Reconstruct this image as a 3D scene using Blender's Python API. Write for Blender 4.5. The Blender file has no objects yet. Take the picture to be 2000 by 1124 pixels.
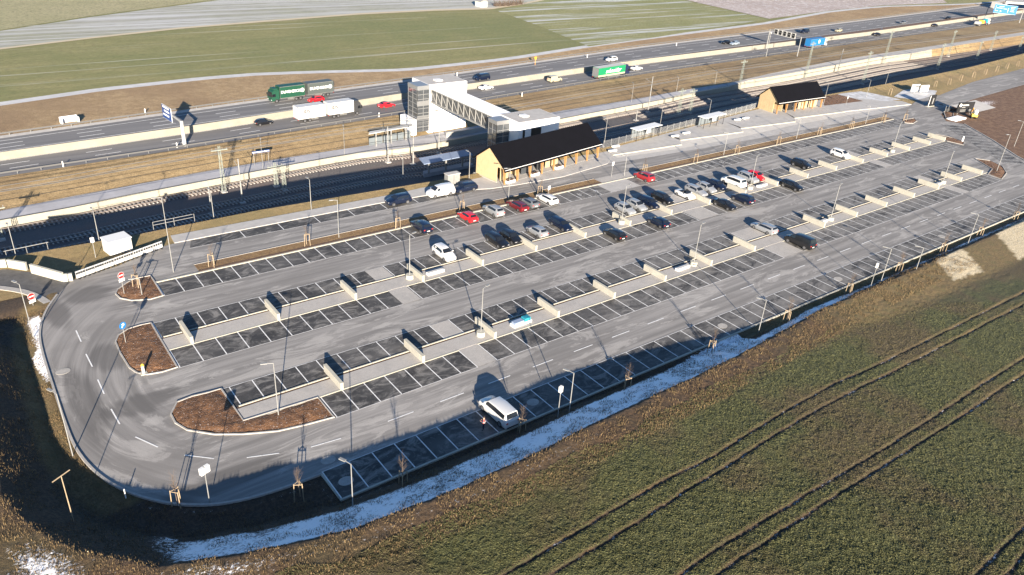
import bpy, bmesh, math, random
import numpy as np
from mathutils import Matrix, Vector
random.seed(7); RNG = np.random.default_rng(7)
SC = bpy.context.scene
COL = SC.collection
# ---------------------------------------------------------------- camera
F_PX, YAW, PITCH, ROLL, CAM_H = 1500.6, .675, .4925, .0737, 51.2744
def cam_axes():
    cy, sy, cp, sp = math.cos(YAW), math.sin(YAW), math.cos(PITCH), math.sin(PITCH)
    f = np.array([sy*cp, cy*cp, -sp]); r = np.array([cy, -sy, 0.]); u = np.cross(r, f)
    c, s = math.cos(ROLL), math.sin(ROLL)
    return np.array([c*r+s*u, -s*r+c*u, f])
AX = cam_axes()
cam = bpy.data.cameras.new('camera'); cam_o = bpy.data.objects.new('camera', cam); COL.objects.link(cam_o)
cam.sensor_width = 36; cam.lens = F_PX/2000*36; cam.clip_start = .5; cam.clip_end = 6000
cam_o.matrix_world = Matrix(((AX[0][0], AX[1][0], -AX[2][0], 0), (AX[0][1], AX[1][1], -AX[2][1], 0),
                             (AX[0][2], AX[1][2], -AX[2][2], CAM_H), (0, 0, 0, 1)))
SC.camera = cam_o
# ---------------------------------------------------------------- light
SUN_EL, SH_AZ = 14.0, 25.4            # elevation; shadows fall 25.4 deg from +y towards +x
world = bpy.data.worlds.new('World'); SC.world = world; world.use_nodes = True
wn = world.node_tree.nodes; wl = world.node_tree.links
sky = wn.new('ShaderNodeTexSky'); sky.sky_type = 'NISHITA'; sky.sun_disc = False
sky.sun_elevation = math.radians(SUN_EL); sky.sun_rotation = math.radians(180+SH_AZ)
sky.air_density = 1.0; sky.dust_density = .6; sky.ozone_density = 5.0
wl.new(sky.outputs[0], wn['Background'].inputs[0]); wn['Background'].inputs[1].default_value = .058
sun = bpy.data.lights.new('sun', 'SUN'); sun.energy = 5.0; sun.angle = math.radians(.5); sun.color = (1, .875, .725)
sun_o = bpy.data.objects.new('sun', sun); COL.objects.link(sun_o)
a, e = math.radians(SH_AZ), math.radians(SUN_EL)
sdir = Vector((math.sin(a)*math.cos(e), math.cos(a)*math.cos(e), -math.sin(e)))
sun_o.rotation_euler = sdir.to_track_quat('-Z', 'Y').to_euler(); sun_o.location = (0, -40, 80)
vs = SC.view_settings; vs.view_transform = 'Standard'; vs.look = 'None'; vs.gamma = 1; vs.exposure = 1.92
vs.use_curve_mapping = False
SC.cycles.max_bounces = 4; SC.cycles.diffuse_bounces = 2; SC.cycles.glossy_bounces = 2
SC.cycles.transparent_max_bounces = 6
# ---------------------------------------------------------------- helpers
def g(px, py, z=0.):
    """a photo pixel onto the level plane at height z"""
    d = np.array([(px-1000)/F_PX, -(py-562)/F_PX, 1.]) @ AX
    t = (z-CAM_H)/d[2]
    return Vector((d[0]*t, d[1]*t, z))
def hgt(b, t, z=0.):
    """height of an upright thing whose foot shows at pixel b and top at pixel t"""
    B = g(b[0], b[1], z); best = (1e9, 0)
    for k in range(1, 500):
        h = k*.05; c = AX @ (np.array([B.x, B.y, z+h])-np.array([0, 0, CAM_H]))
        e = abs(562-F_PX*c[1]/c[2]-t[1])
        if e < best[0]: best = (e, h)
    return B, best[1]
class MB:
    def __init__(s): s.v = []; s.f = []
    def add(s, vs_, fs):
        n = len(s.v); s.v += [tuple(p) for p in vs_]; s.f += [tuple(i+n for i in q) for q in fs]; return s
    def box(s, x0, x1, y0, y1, z0, z1, M=None):
        P = [(x0, y0, z0), (x1, y0, z0), (x1, y1, z0), (x0, y1, z0), (x0, y0, z1), (x1, y0, z1), (x1, y1, z1), (x0, y1, z1)]
        if M is not None: P = [M @ Vector(p) for p in P]
        return s.add(P, [(3, 2, 1, 0), (4, 5, 6, 7), (0, 1, 5, 4), (1, 2, 6, 5), (2, 3, 7, 6), (3, 0, 4, 7)])
    def prism(s, poly, z0, z1, bottom=True):
        n = len(poly); P = [(p[0], p[1], z0) for p in poly]+[(p[0], p[1], z1) for p in poly]
        F = [tuple(range(n, 2*n))]+[(i, (i+1) % n, n+(i+1) % n, n+i) for i in range(n)]
        if bottom: F.append(tuple(range(n-1, -1, -1)))
        return s.add(P, F)
    def side(s, poly, y0, y1):                     # outline in x,z pulled along y
        n = len(poly); P = [(p[0], y0, p[1]) for p in poly]+[(p[0], y1, p[1]) for p in poly]
        return s.add(P, [tuple(range(n)), tuple(range(2*n-1, n-1, -1))]+[(i, n+i, n+(i+1) % n, (i+1) % n) for i in range(n)])
    def tube(s, p, q, r0, r1=None, n=6, cap=True):
        r1 = r0 if r1 is None else r1; p, q = Vector(p), Vector(q); d = (q-p)
        if d.length < 1e-6: return s
        d.normalize(); u = d.orthogonal().normalized(); w = d.cross(u); P = []
        for c, r in ((p, r0), (q, r1)):
            for i in range(n):
                t = 2*math.pi*i/n; P.append(c+(u*math.cos(t)+w*math.sin(t))*r)
        F = [(i, (i+1) % n, n+(i+1) % n, n+i) for i in range(n)]
        if cap: F += [tuple(range(n-1, -1, -1)), tuple(range(n, 2*n))]
        return s.add(P, F)
    def quad(s, *P): return s.add(P, [tuple(range(len(P)))])
    def strip(s, A, B):
        n = len(A); return s.add(list(A)+list(B), [(i, i+1, n+i+1, n+i) for i in range(n-1)])
    def mesh(s, name, m=None, smooth=False, sharp=None):
        me = bpy.data.meshes.new(name); me.from_pydata(s.v, [], s.f); me.update()
        if m is not None: me.materials.append(m)
        if smooth:
            me.shade_smooth()
            if sharp: me.set_sharp_from_angle(angle=math.radians(sharp))
        return me
    def build(s, name, m=None, parent=None, smooth=False, sharp=None):
        return obj(name, s.mesh(name, m, smooth, sharp), parent)
def obj(name, me, parent=None, M=None):
    o = bpy.data.objects.new(name, me); COL.objects.link(o)
    if parent is not None: o.parent = parent
    if M is not None: o.matrix_local = M
    return o
def empty(name, loc=(0, 0, 0), rz=0.):
    o = bpy.data.objects.new(name, None); COL.objects.link(o); o.location = loc; o.rotation_euler = (0, 0, rz)
    o.empty_display_size = .3; return o
def tag(o, label, cat, group=None):
    o['label'] = label; o['category'] = cat
    if group: o['group'] = group
    return o
def struct(o): o['kind'] = 'structure'; return o
def stuff(o): o['kind'] = 'stuff'; return o
def copy_tree(o, parent=None):
    c = o.copy(); COL.objects.link(c); c.parent = parent
    for ch in o.children: copy_tree(ch, c)
    return c
def TR(x, y, z, rz=0): return Matrix.Translation((x, y, z)) @ Matrix.Rotation(rz, 4, 'Z')
def text_mesh(txt, size, m, depth=.0, shear=0., bold=0.):
    cu = bpy.data.curves.new('lettering', 'FONT'); cu.body = txt; cu.size = size; cu.align_x = 'CENTER'; cu.align_y = 'CENTER'
    cu.extrude = depth; cu.shear = shear; cu.offset = bold; cu.resolution_u = 3
    o = bpy.data.objects.new('lettering', cu); COL.objects.link(o)
    me = bpy.data.meshes.new_from_object(o); bpy.data.objects.remove(o); bpy.data.curves.remove(cu)
    me.materials.clear(); me.materials.append(m); return me
def rect_mesh(name, w, h, m, t=.02):
    return MB().box(-w/2, w/2, -t/2, t/2, -h/2, h/2).mesh(name, m)
# ---------------------------------------------------------------- materials
MATS = {}
def mat(name, col, rough=.7, metal=0., spec=.5, var=0., scale=3., bump=0., bscale=20., col2=None, stretch=None, coat=0.):
    if name in MATS: return MATS[name]
    m = bpy.data.materials.new(name); m.use_nodes = True; MATS[name] = m
    nt = m.node_tree; b = nt.nodes['Principled BSDF']; L = nt.links.new
    b.inputs['Roughness'].default_value = rough; b.inputs['Metallic'].default_value = metal
    b.inputs['Specular IOR Level'].default_value = spec; b.inputs['Coat Weight'].default_value = coat
    c = (*col, 1); b.inputs['Base Color'].default_value = c
    if var or col2:
        tc = nt.nodes.new('ShaderNodeNewGeometry'); mp = nt.nodes.new('ShaderNodeMapping'); L(tc.outputs['Position'], mp.inputs[0])
        if stretch: mp.inputs['Scale'].default_value = stretch
        nz = nt.nodes.new('ShaderNodeTexNoise'); nz.inputs['Scale'].default_value = scale; nz.inputs['Detail'].default_value = 6
        nz.inputs['Roughness'].default_value = .65
        L(mp.outputs[0], nz.inputs['Vector'])
        rp = nt.nodes.new('ShaderNodeValToRGB'); L(nz.outputs['Fac'], rp.inputs[0])
        c2 = col2 if col2 else tuple(min(1, v*(1+var)) for v in col)
        c1 = col if col2 else tuple(v*(1-var) for v in col)
        rp.color_ramp.elements[0].position = .32; rp.color_ramp.elements[0].color = (*c1, 1)
        rp.color_ramp.elements[1].position = .68; rp.color_ramp.elements[1].color = (*c2, 1)
        L(rp.outputs[0], b.inputs['Base Color'])
    if bump:
        tc = nt.nodes.new('ShaderNodeNewGeometry'); nz = nt.nodes.new('ShaderNodeTexNoise'); nz.inputs['Scale'].default_value = bscale
        nz.inputs['Detail'].default_value = 5; L(tc.outputs['Position'], nz.inputs['Vector'])
        bp = nt.nodes.new('ShaderNodeBump'); bp.inputs['Strength'].default_value = bump; bp.inputs['Distance'].default_value = .08
        L(nz.outputs['Fac'], bp.inputs['Height']); L(bp.outputs[0], b.inputs['Normal'])
    return m
class NT:
    """short hand for longer node materials"""
    def __init__(s, name, rough=.85):
        s.m = bpy.data.materials.new(name); s.m.use_nodes = True; s.nt = s.m.node_tree; s.b = s.nt.nodes['Principled BSDF']
        s.b.inputs['Roughness'].default_value = rough; s.geo = s.nt.nodes.new('ShaderNodeNewGeometry'); s.L = s.nt.links.new
        s.pos = s.geo.outputs['Position']
    def noise(s, scale, stretch=(1, 1, 1), detail=5, rough=.6, warp=0., rot=0.):
        mp = s.nt.nodes.new('ShaderNodeMapping'); mp.inputs['Scale'].default_value = stretch; mp.inputs['Rotation'].default_value = (0, 0, rot)
        s.L(s.pos, mp.inputs[0])
        n = s.nt.nodes.new('ShaderNodeTexNoise'); n.inputs['Scale'].default_value = scale; n.inputs['Detail'].default_value = detail
        n.inputs['Roughness'].default_value = rough; n.inputs['Distortion'].default_value = warp; s.L(mp.outputs[0], n.inputs['Vector'])
        return n.outputs['Fac']
    def ramp(s, fac, lo, hi, a=0., b=1.):
        r = s.nt.nodes.new('ShaderNodeMapRange'); r.interpolation_type = 'SMOOTHSTEP'
        r.inputs[1].default_value = lo; r.inputs[2].default_value = hi; r.inputs[3].default_value = a; r.inputs[4].default_value = b
        s.L(fac, r.inputs[0]); return r.outputs[0]
    def math(s, op, a, b=None):
        n = s.nt.nodes.new('ShaderNodeMath'); n.operation = op
        for i, v in enumerate((a, b)):
            if v is None: continue
            if isinstance(v, (int, float)): n.inputs[i].default_value = v
            else: s.L(v, n.inputs[i])
        return n.outputs[0]
    def mix(s, fac, a, b):
        n = s.nt.nodes.new('ShaderNodeMix'); n.data_type = 'RGBA'
        if isinstance(fac, (int, float)): n.inputs[0].default_value = fac
        else: s.L(fac, n.inputs[0])
        for i, v in ((6, a), (7, b)):
            if isinstance(v, tuple): n.inputs[i].default_value = (*v, 1)
            else: s.L(v, n.inputs[i])
        return n.outputs[2]
    def attr(s, name):
        n = s.nt.nodes.new('ShaderNodeAttribute'); n.attribute_name = name; return n.outputs['Fac']
    def bump(s, h, strength=.5, dist=.1):
        n = s.nt.nodes.new('ShaderNodeBump'); n.inputs['Strength'].default_value = strength; n.inputs['Distance'].default_value = dist
        s.L(h, n.inputs['Height']); s.L(n.outputs[0], s.b.inputs['Normal'])
    def done(s, col, name=None):
        if isinstance(col, tuple): s.b.inputs['Base Color'].default_value = (*col, 1)
        else: s.L(col, s.b.inputs['Base Color'])
        MATS[s.m.name] = s.m; return s.m
# asphalt of the lanes: grey, wheel streaks along the rows, pale salt
n = NT('asphalt_lane', .8)
sx = n.nt.nodes.new('ShaderNodeSeparateXYZ'); n.L(n.pos, sx.inputs[0]); px_, py_ = sx.outputs[0], sx.outputs[1]
dx_, dy_ = n.math('SUBTRACT', px_, 20.), n.math('MULTIPLY', n.math('SUBTRACT', py_, 77.), .72)
rad = n.math('POWER', n.math('ADD', n.math('MULTIPLY', dx_, dx_), n.math('MULTIPLY', dy_, dy_)), .5); ang_ = n.math('MULTIPLY', n.math('ARCTAN2', dy_, n.math('MULTIPLY', dx_, -1.)), 14.)
bend = n.ramp(px_, 15., 9.)
cb = n.nt.nodes.new('ShaderNodeCombineXYZ'); n.L(ang_, cb.inputs[0]); n.L(n.math('MULTIPLY', rad, .8), cb.inputs[1])
cl = n.nt.nodes.new('ShaderNodeCombineXYZ'); n.L(px_, cl.inputs[0]); n.L(py_, cl.inputs[1])
pos0 = n.pos                                      # streaks follow the lanes and, on the left, the bend
def two(sc, stretch, det, ro, wp=0.):
    n.pos = cl.outputs[0]; u_ = n.noise(sc, stretch, det, ro, wp); n.pos = cb.outputs[0]; v_ = n.noise(sc, stretch, det, ro, wp); n.pos = pos0
    return n.math('ADD', n.math('MULTIPLY', u_, n.math('SUBTRACT', 1., bend)), n.math('MULTIPLY', v_, bend))
st = two(.9, (.05, 1.2, 1), 6, .6); sw = two(.33, (.30, 1.1, 1), 7, .72, .9); s3 = two(3.2, (.03, 1.4, 1), 4, .6)
bl = n.noise(.13, (.5, 1, 1), 5, .6, .6); fi = n.noise(9., (1, 1, 1), 4, .7)
c = n.mix(n.ramp(st, .34, .68), (.158, .150, .140), (.282, .268, .250))
c = n.mix(n.ramp(s3, .45, .70, 0, .28), c, (.155, .146, .134))
c = n.mix(n.ramp(bl, .44, .68, 0, .55), c, (.160, .150, .138))
c = n.mix(n.ramp(sw, .50, .68, 0, .5), c, (.36, .342, .315)); c = n.mix(n.ramp(sw, .545, .575, 0, .28), c, (.42, .40, .37))
c = n.mix(n.ramp(fi, .35, .7, 0, .20), c, (.09, .086, .08))
for cx, cy, rx, ry in ((10.6, 100.5, 3.4, 2.6), (9.6, 84, 2.2, 3.6), (10.2, 73.5, 4.2, 2.0), (5.6, 76, 1.6, 9), (6.6, 97, 1.6, 5), (14, 57.6, 7, 1.6), (200, 80, 3, 6)):   # damp, tyre-blackened spots at island tips and along the outer kerb
    ux, uy = n.math('DIVIDE', n.math('SUBTRACT', px_, cx), rx), n.math('DIVIDE', n.math('SUBTRACT', py_, cy), ry)
    dd = n.math('ADD', n.math('ADD', n.math('MULTIPLY', ux, ux), n.math('MULTIPLY', uy, uy)), n.math('MULTIPLY', n.math('SUBTRACT', st, .5), 2.2))
    c = n.mix(n.ramp(dd, 1.15, .35, 0, .62), c, (.075, .070, .065))
n.done(c)
n = NT('asphalt_motorway', .8)
st = n.noise(.35, (.03, 1.6, 1), 5, .6, 0, -.09); fi = n.noise(6., (1, 1, 1), 3, .6)
c = n.mix(n.ramp(st, .35, .68), (.120, .117, .116), (.165, .160, .156)); c = n.mix(n.ramp(fi, .3, .7, 0, .15), c, (.08, .078, .078)); n.done(c)
n = NT('asphalt_bay', .75)
st = n.noise(.55, (.55, 1.0, 1), 7, .72, 1.6); ed = n.noise(1.6, (1, .8, 1), 6, .7, .8); big = n.noise(.11, (1, 1, 1), 3, .5); fi = n.noise(11., (1, 1, 1), 3, .7)
c = n.mix(n.ramp(st, .45, .66, 0, .85), (.022, .0205, .019), (.22, .208, .19))
c = n.mix(n.ramp(ed, .56, .76, 0, .5), c, (.27, .255, .235))
c = n.mix(n.ramp(big, .48, .68, 0, .45), c, (.135, .127, .117))
sx = n.nt.nodes.new('ShaderNodeSeparateXYZ'); n.L(n.pos, sx.inputs[0]); pale = n.math('MULTIPLY', n.ramp(sx.outputs[0], 35., 125., .12, .78), n.ramp(n.noise(.45, (.5, 1, 1), 5, .7, 1.), .34, .58))   # dried, salted bays towards the entrance
c = n.mix(pale, c, (.205, .195, .18)); c = n.mix(n.ramp(fi, .35, .75, 0, .35), c, (.03, .029, .028)); n.done(c)
mat('asphalt_patch', (.075, .073, .071), .8, var=.3, scale=1.2)
n = NT('paint', .6); w1 = n.noise(2.2, (1, 1, 1), 6, .75); w2 = n.noise(14, (1, 1, 1), 3, .7)
c = n.mix(n.ramp(w1, .50, .72, 0, .75), (.66, .655, .63), (.22, .21, .195)); c = n.mix(n.ramp(w2, .6, .75, 0, .5), c, (.15, .145, .135)); n.done(c)
mat('paint_worn', (.50, .49, .47), .7, var=.3, scale=1.5)
mat('kerb', (.30, .285, .26), .8, var=.15, scale=2)
mat('concrete_wall', (.33, .315, .265), .85, var=.10, scale=1.2, bump=.15, bscale=6)
mat('concrete_pale', (.36, .345, .285), .85, var=.08, scale=1.)
mat('concrete_grey', (.345, .332, .312), .85, var=.12, scale=.7)
mat('platform_grey', (.30, .30, .315), .85, var=.15, scale=.35)
mat('rust_gravel', (.085, .05, .032), .9, var=.3, scale=4)
mat('steel', (.28, .285, .285), .45, .6)
mat('galv', (.235, .235, .225), .5, .2, var=.1, scale=2)
mat('mast_green', (.24, .265, .23), .6, .2, var=.15, scale=2)
mat('white', (.60, .60, .58), .5)
mat('white_roof', (.84, .84, .83), .6); mat('platform_face', (.27, .255, .205), .85, var=.08, scale=.5); mat('median_concrete', (.205, .192, .155), .85, var=.12, scale=.4)
mat('white_render', (.68, .68, .675), .7, var=.02, scale=.5)
mat('off_white', (.42, .415, .39), .6)
mat('black', (.012, .012, .013), .5)
mat('rubber', (.014, .014, .014), .8)
mat('dark_steel', (.05, .052, .055), .5, .4)
mat('rim', (.30, .30, .31), .35, .8)
mat('glass_dark', (.010, .012, .015), .08, 0, .9)
mat('glass_blue', (.05, .055, .06), .08, 0, .9)
mat('lamp_red', (.35, .02, .015), .3); mat('lamp_clear', (.7, .7, .7), .15, .3)
mat('timber', (.40, .295, .165), .7, var=.08, scale=1.2)
mat('timber_orange', (.30, .16, .06), .65, var=.12, scale=2)
mat('roof_black', (.0025, .0025, .004), .8, 0., .12, var=.15, scale=.8)
mat('wood_stake', (.27, .205, .13), .8, var=.15, scale=3)
mat('bark', (.085, .062, .046), .9)
mat('soil', (.10, .052, .026), .95, var=.45, scale=2.2, bump=.9, bscale=3.5)
mat('snow', (.86, .88, .90), .6, bump=.3, bscale=6)
mat('sign_red', (.55, .015, .015), .5); mat('sign_blue', (.015, .045, .16), .5); mat('sign_cyan', (.012, .13, .36), .5)
mat('orange', (.75, .33, .03), .6); mat('yellow', (.75, .50, .05), .5)
mat('teal', (.02, .22, .28), .5); mat('barrier_white', (.40, .40, .39), .6)
PAINT = dict(white=(.52, .52, .51), silver=(.25, .26, .27), black=(.006, .0065, .008), blue=(.006, .011, .028), grey=(.13, .14, .15),
             red=(.42, .012, .018), darkred=(.10, .008, .012), beige=(.32, .29, .20), paleblue=(.26, .31, .36), green=(.02, .06, .04), cream=(.66, .62, .52), maroon=(.22, .015, .02))
def paint(c): return mat('carpaint_'+c, PAINT[c], .32, .25 if c in ('silver', 'grey', 'paleblue', 'blue') else 0., .5, coat=.5)
# ================================================================ railway cutting, motorway and the land beyond: bands along the line
U = np.arange(-260, 2300, 40.)
def pcurve(pts):
    x = np.array([p[0] for p in pts], float); y = np.array([p[1] for p in pts], float)
    out = np.interp(U, x, y)
    lo, hi = U < x[0], U > x[-1]
    out[lo] = y[0]+(U[lo]-x[0])*(y[1]-y[0])/(x[1]-x[0]); out[hi] = y[-1]+(U[hi]-x[-1])*(y[-1]-y[-2])/(x[-1]-x[-2])
    return out
def line(pts, z):
    py = pcurve(pts); z = np.broadcast_to(z, U.shape)
    return [g(U[i], py[i], z[i]) for i in range(len(U))]
def sst(a, b, x): t = np.clip((np.asarray(x, float)-a)/(b-a), 0, 1); return t*t*(3-2*t)
ZT = -8.6+1.6*sst(650, 1300, U)                  # track level
def zt_at(px): return float(-8.6+1.6*sst(650, 1300, px))
ZM, ZF = -5.0, -3.8                              # near and far carriageway
ZFIELD = -3.4
LIP = line([(0, 505), (250, 462), (500, 412), (900, 345), (1180, 288), (1290, 259), (1400, 230), (1480, 209), (1605, 187), (1690, 172), (1790, 153), (1890, 132.6), (2000, 105)], .25)
NFOOT = [Vector((p.x, p.y+.35, ZT[i])) for i, p in enumerate(LIP)]
FBOT = line([(0, 446), (125, 423), (250, 396), (400, 367), (592, 330), (712, 309), (800, 301), (1100, 241), (1268, 209), (1350, 190), (1427, 178), (1500, 166), (1585, 150), (1695, 128), (1795, 115), (2000, 86)], ZT)
ZP = ZT+1.35+1.35*sst(1415, 1440, U)
FTOP = [Vector((p.x, p.y+.02, ZP[i])) for i, p in enumerate(FBOT)]
slope_line = line([(0, 388), (1790, 102), (1800, 100), (2000, 69)], ZP)
for i in range(len(U)):
    if U[i] > 1800: FTOP[i] = slope_line[i]
CTOP = line([(0, 434), (125, 411), (400, 355), (592, 319), (800, 289), (1100, 231), (1268, 199), (1350, 185), (1427, 166), (1500, 150), (1640, 121), (1790, 99), (2000, 67)], ZP)
PFAR = line([(0, 412), (135, 385), (400, 335), (592, 303), (720, 284), (1100, 216), (1235, 195), (1355, 173), (1436, 161), (1500, 145), (1640, 117), (1790, 95), (2000, 63)], ZP+.1)
for A_, B_ in ((FTOP, CTOP), (CTOP, PFAR)):
    for i in range(len(U)):
        if B_[i].y < A_[i].y+.6: B_[i] = Vector((B_[i].x+.1, A_[i].y+.6, B_[i].z))
MNEAR = line([(0, 346), (400, 285), (800, 221), (1250, 146), (1700, 81), (2000, 38)], ZM)
MLO = line([(0, 314), (400, 256), (800, 192), (1250, 126), (1700, 69), (2000, 25)], ZM)
MTOP = [Vector((p.x, p.y+.25, ZF+.35)) for p in MLO]
MTOP2 = [Vector((p.x, p.y+.5, ZF+.35)) for p in MLO]
MHI = line([(0, 298), (400, 241), (620, 209), (1250, 116.5), (1700, 58), (2000, 17)], ZF)
MFAR = line([(0, 271), (400, 214), (800, 159), (1250, 94), (1700, 39.5), (1900, 14), (2000, 2)], ZF)
VER = [Vector((p.x, p.y+1.6, ZF+.1)) for p in MFAR]
FP_PX = [(0, 207), (200, 178), (400, 156), (500, 148), (600, 144), (800, 139), (1000, 117), (1150, 93), (1275, 76), (1500, 47), (1625, 24), (1725, 14), (1875, 10), (2000, 3)]
FP0 = line(FP_PX, ZFIELD); 
for i in range(len(U)):
    if FP0[i].y < VER[i].y+1.5: FP0[i] = Vector((FP0[i].x, VER[i].y+1.5, ZFIELD))
FP1 = [Vector((p.x, p.y+3.2, ZFIELD)) for p in FP0]
# grassy materials
def grass(name, a, b_, c_, s=.8, bumps=1., stretch=(1, 1, 1), frost=None, fstretch=(.02, 1, 1), frot=0., flo=.55, fhi=.65):
    n = NT(name, .95); big = n.noise(.05*s, (1, 1, 1), 4, .6); mid = n.noise(.6*s, stretch, 6, .7); fine = n.noise(5.*s, stretch, 5, .75)
    c = n.mix(n.ramp(mid, .38, .64), a, b_); c = n.mix(n.ramp(big, .42, .64, 0, .7), c, c_)
    c = n.mix(n.ramp(fine, .42, .68, 0, .75), c, tuple(v*.42 for v in a))
    if frost:
        fr = n.noise(.45, fstretch, 5, .7, .2, frot); c = n.mix(n.ramp(fr, flo, fhi, 0, .85), c, frost)
    n.bump(fine, bumps, .4); return n.done(c)
grass('embankment_grass', (.26, .185, .09), (.35, .255, .13), (.22, .145, .07), .8)
grass('far_verge_grass', (.27, .185, .095), (.37, .265, .145), (.23, .15, .08), .8)
grass('verge_grass', (.29, .205, .09), (.37, .265, .12), (.22, .18, .07), 1.6)
grass('strip_grass', (.25, .15, .065), (.33, .22, .10), (.20, .115, .05), 2.)
grass('field_green', (.165, .165, .056), (.225, .205, .082), (.125, .145, .044), .35, .5, (.35, 1.5, 1), (.38, .37, .31), (.012, .8, 1), -.09, .57, .74)
grass('field_striped', (.20, .20, .075), (.255, .245, .11), (.175, .185, .065), .35, .5, (.5, 1, 1), (.44, .46, .47), (.02, .55, 1), .72, .50, .64)
grass('field_frost', (.27, .27, .22), (.34, .34, .31), (.23, .235, .15), .4, .3, (.1, 1, 1), (.44, .445, .45), (.012, 1, 1), -.15, .42, .66)
grass('field_tan', (.27, .25, .13), (.31, .28, .155), (.25, .245, .12), .2, .3)
grass('field_ploughed', (.36, .30, .27), (.44, .38, .355), (.33, .275, .25), .5, .6, (1, 1, 1), (.52, .49, .48), (1, 1, 1), 0, .5, .65)
n = NT('ballast', .95); a1 = n.noise(7, (1, 1, 1), 4, .8); b1 = n.noise(.12, (.3, 1, 1), 3)
c = n.mix(n.ramp(a1, .3, .7), (.05, .046, .045), (.16, .145, .135)); c = n.mix(n.ramp(b1, .4, .65, 0, .6), c, (.16, .10, .075)); n.bump(a1, .8, .08); n.done(c)
def band(name, A_, B_, m, sel=None, parts=None):
    idx = range(len(U)) if sel is None else [i for i in range(len(U)) if sel(U[i])]
    return struct(MB().strip([A_[i] for i in idx], [B_[i] for i in idx]).build(name, MATS[m]))
# near verge between the lot and the lip of the cutting (ground level)
V0 = [Vector((p.x, 104., -.04)) for p in LIP]; V1 = [Vector((p.x, p.y-3.4, -.03)) for p in LIP]
for i in range(len(U)):
    if V1[i].y < 105: V1[i].y = 105
mb = MB(); mb.strip(V0, V1); mb.strip(V1, LIP); struct(mb.build('verge', MATS['verge_grass']))
for nm, A_, B_, m in (('cutting_wall', LIP, NFOOT, 'concrete_wall'), ('track_bed', NFOOT, FBOT, 'ballast')): band(nm, A_, B_, m)
mat('platform_edge', (.40, .38, .31), .85, var=.08, scale=.6)
band('platform_wall', FBOT, FTOP, 'platform_face', lambda u: u <= 1420)
band('cutting_far_wall', FBOT, FTOP, 'platform_face', lambda u: 1420 <= u <= 1820)
band('cutting_slope', FBOT, FTOP, 'embankment_grass', lambda u: u >= 1820)
band('platform_edge', FTOP, CTOP, 'platform_edge', lambda u: u <= 1420)
band('platform', CTOP, PFAR, 'platform_grey', lambda u: u <= 1420)
band('wall_top_path', FTOP, PFAR, 'concrete_grey', lambda u: u >= 1420)
# embankment with a rolling profile
EM = []
for k in range(7):
    t = k/6.; EM.append([Vector((p.x+(q.x-p.x)*t, p.y+(q.y-p.y)*t, p.z+(q.z-p.z)*t+.12*math.sin(math.pi*t)+.05*math.sin(i*1.7+k))) if 0 < k < 6 else (p if k == 0 else Vector((q.x, q.y, q.z-.03))) for i, (p, q) in enumerate(zip(PFAR, MNEAR))])
mb = MB()
for k in range(6): mb.strip(EM[k], EM[k+1])
struct(mb.build('embankment', MATS['embankment_grass']))
band('motorway_near_carriageway', MNEAR, MLO, 'asphalt_motorway')
mb = MB(); mb.strip(MLO, MTOP); mb.strip(MTOP, MTOP2); struct(mb.build('median_wall', MATS['median_concrete']))
mat('median_scrub', (.14, .075, .045), .95, var=.5, scale=1.5, bump=1., bscale=2)
band('median_strip', MTOP2, MHI, 'median_scrub')
band('motorway_far_carriageway', MHI, MFAR, 'asphalt_motorway')
band('motorway_shoulder', MFAR, VER, 'concrete_grey')
band('far_verge', VER, FP0, 'far_verge_grass')
mat('frosty_track', (.42, .42, .42), .9, var=.15, scale=.3)
band('field_track', FP0, FP1, 'frosty_track')
FAR = [Vector((p.x+ (p.x-250)*.9, 1500., ZFIELD+6)) for p in FP1]
FMID = [Vector((p.x, p.y+400., ZFIELD)) for p in FP1]
mb = MB(); mb.strip(FP1, FMID); mb.strip(FMID, FAR); struct(mb.build('field', MATS['field_green']))
def sheet(name, pix, m, z, kind=True):
    o = MB().quad(*[g(p[0], p[1], z) if isinstance(p, tuple) else Vector((p[0], p[1], z)) for p in pix]).build(name, MATS[m])
    return struct(o)
sheet('frosted_field', [(-150, 115), (0, 95), (175, 74), (350, 55), (520, 41), (700, 27), (850, 19.5), (960, 17), (1020, 8), (1090, -6), (700, -30), (440, -1), (175, 34), (0, 61), (-150, 83)], 'field_frost', ZFIELD+.05)
sheet('tan_field', [(-150, 81), (0, 59), (175, 32), (440, -3), (560, -20), (500, -100), (-150, -60)], 'field_tan', ZFIELD+.08)
mat('tan_track', (.42, .36, .25), .9)
trk = [(-150, 117.5), (0, 97), (175, 76), (350, 57), (520, 43), (700, 29), (850, 21.5), (960, 18.5), (1020, 9.5), (1090, -5)]
sheet('farm_track', trk+[(p[0], p[1]-3) for p in reversed(trk)], 'tan_track', ZFIELD+.12)
sheet('striped_field', [(970, 21), (1050, 50), (1150, 91), (1275, 74), (1500, 38), (1322, -2), (1200, -25), (1090, -6), (1025, 8)], 'field_striped', ZFIELD+.05)
sheet('ploughed_field', [(1330, -2), (1502, 37), (1625, 20.5), (1725, 11), (1850, 6), (1800, -30), (1300, -30)], 'field_ploughed', ZFIELD+.1)
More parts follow.
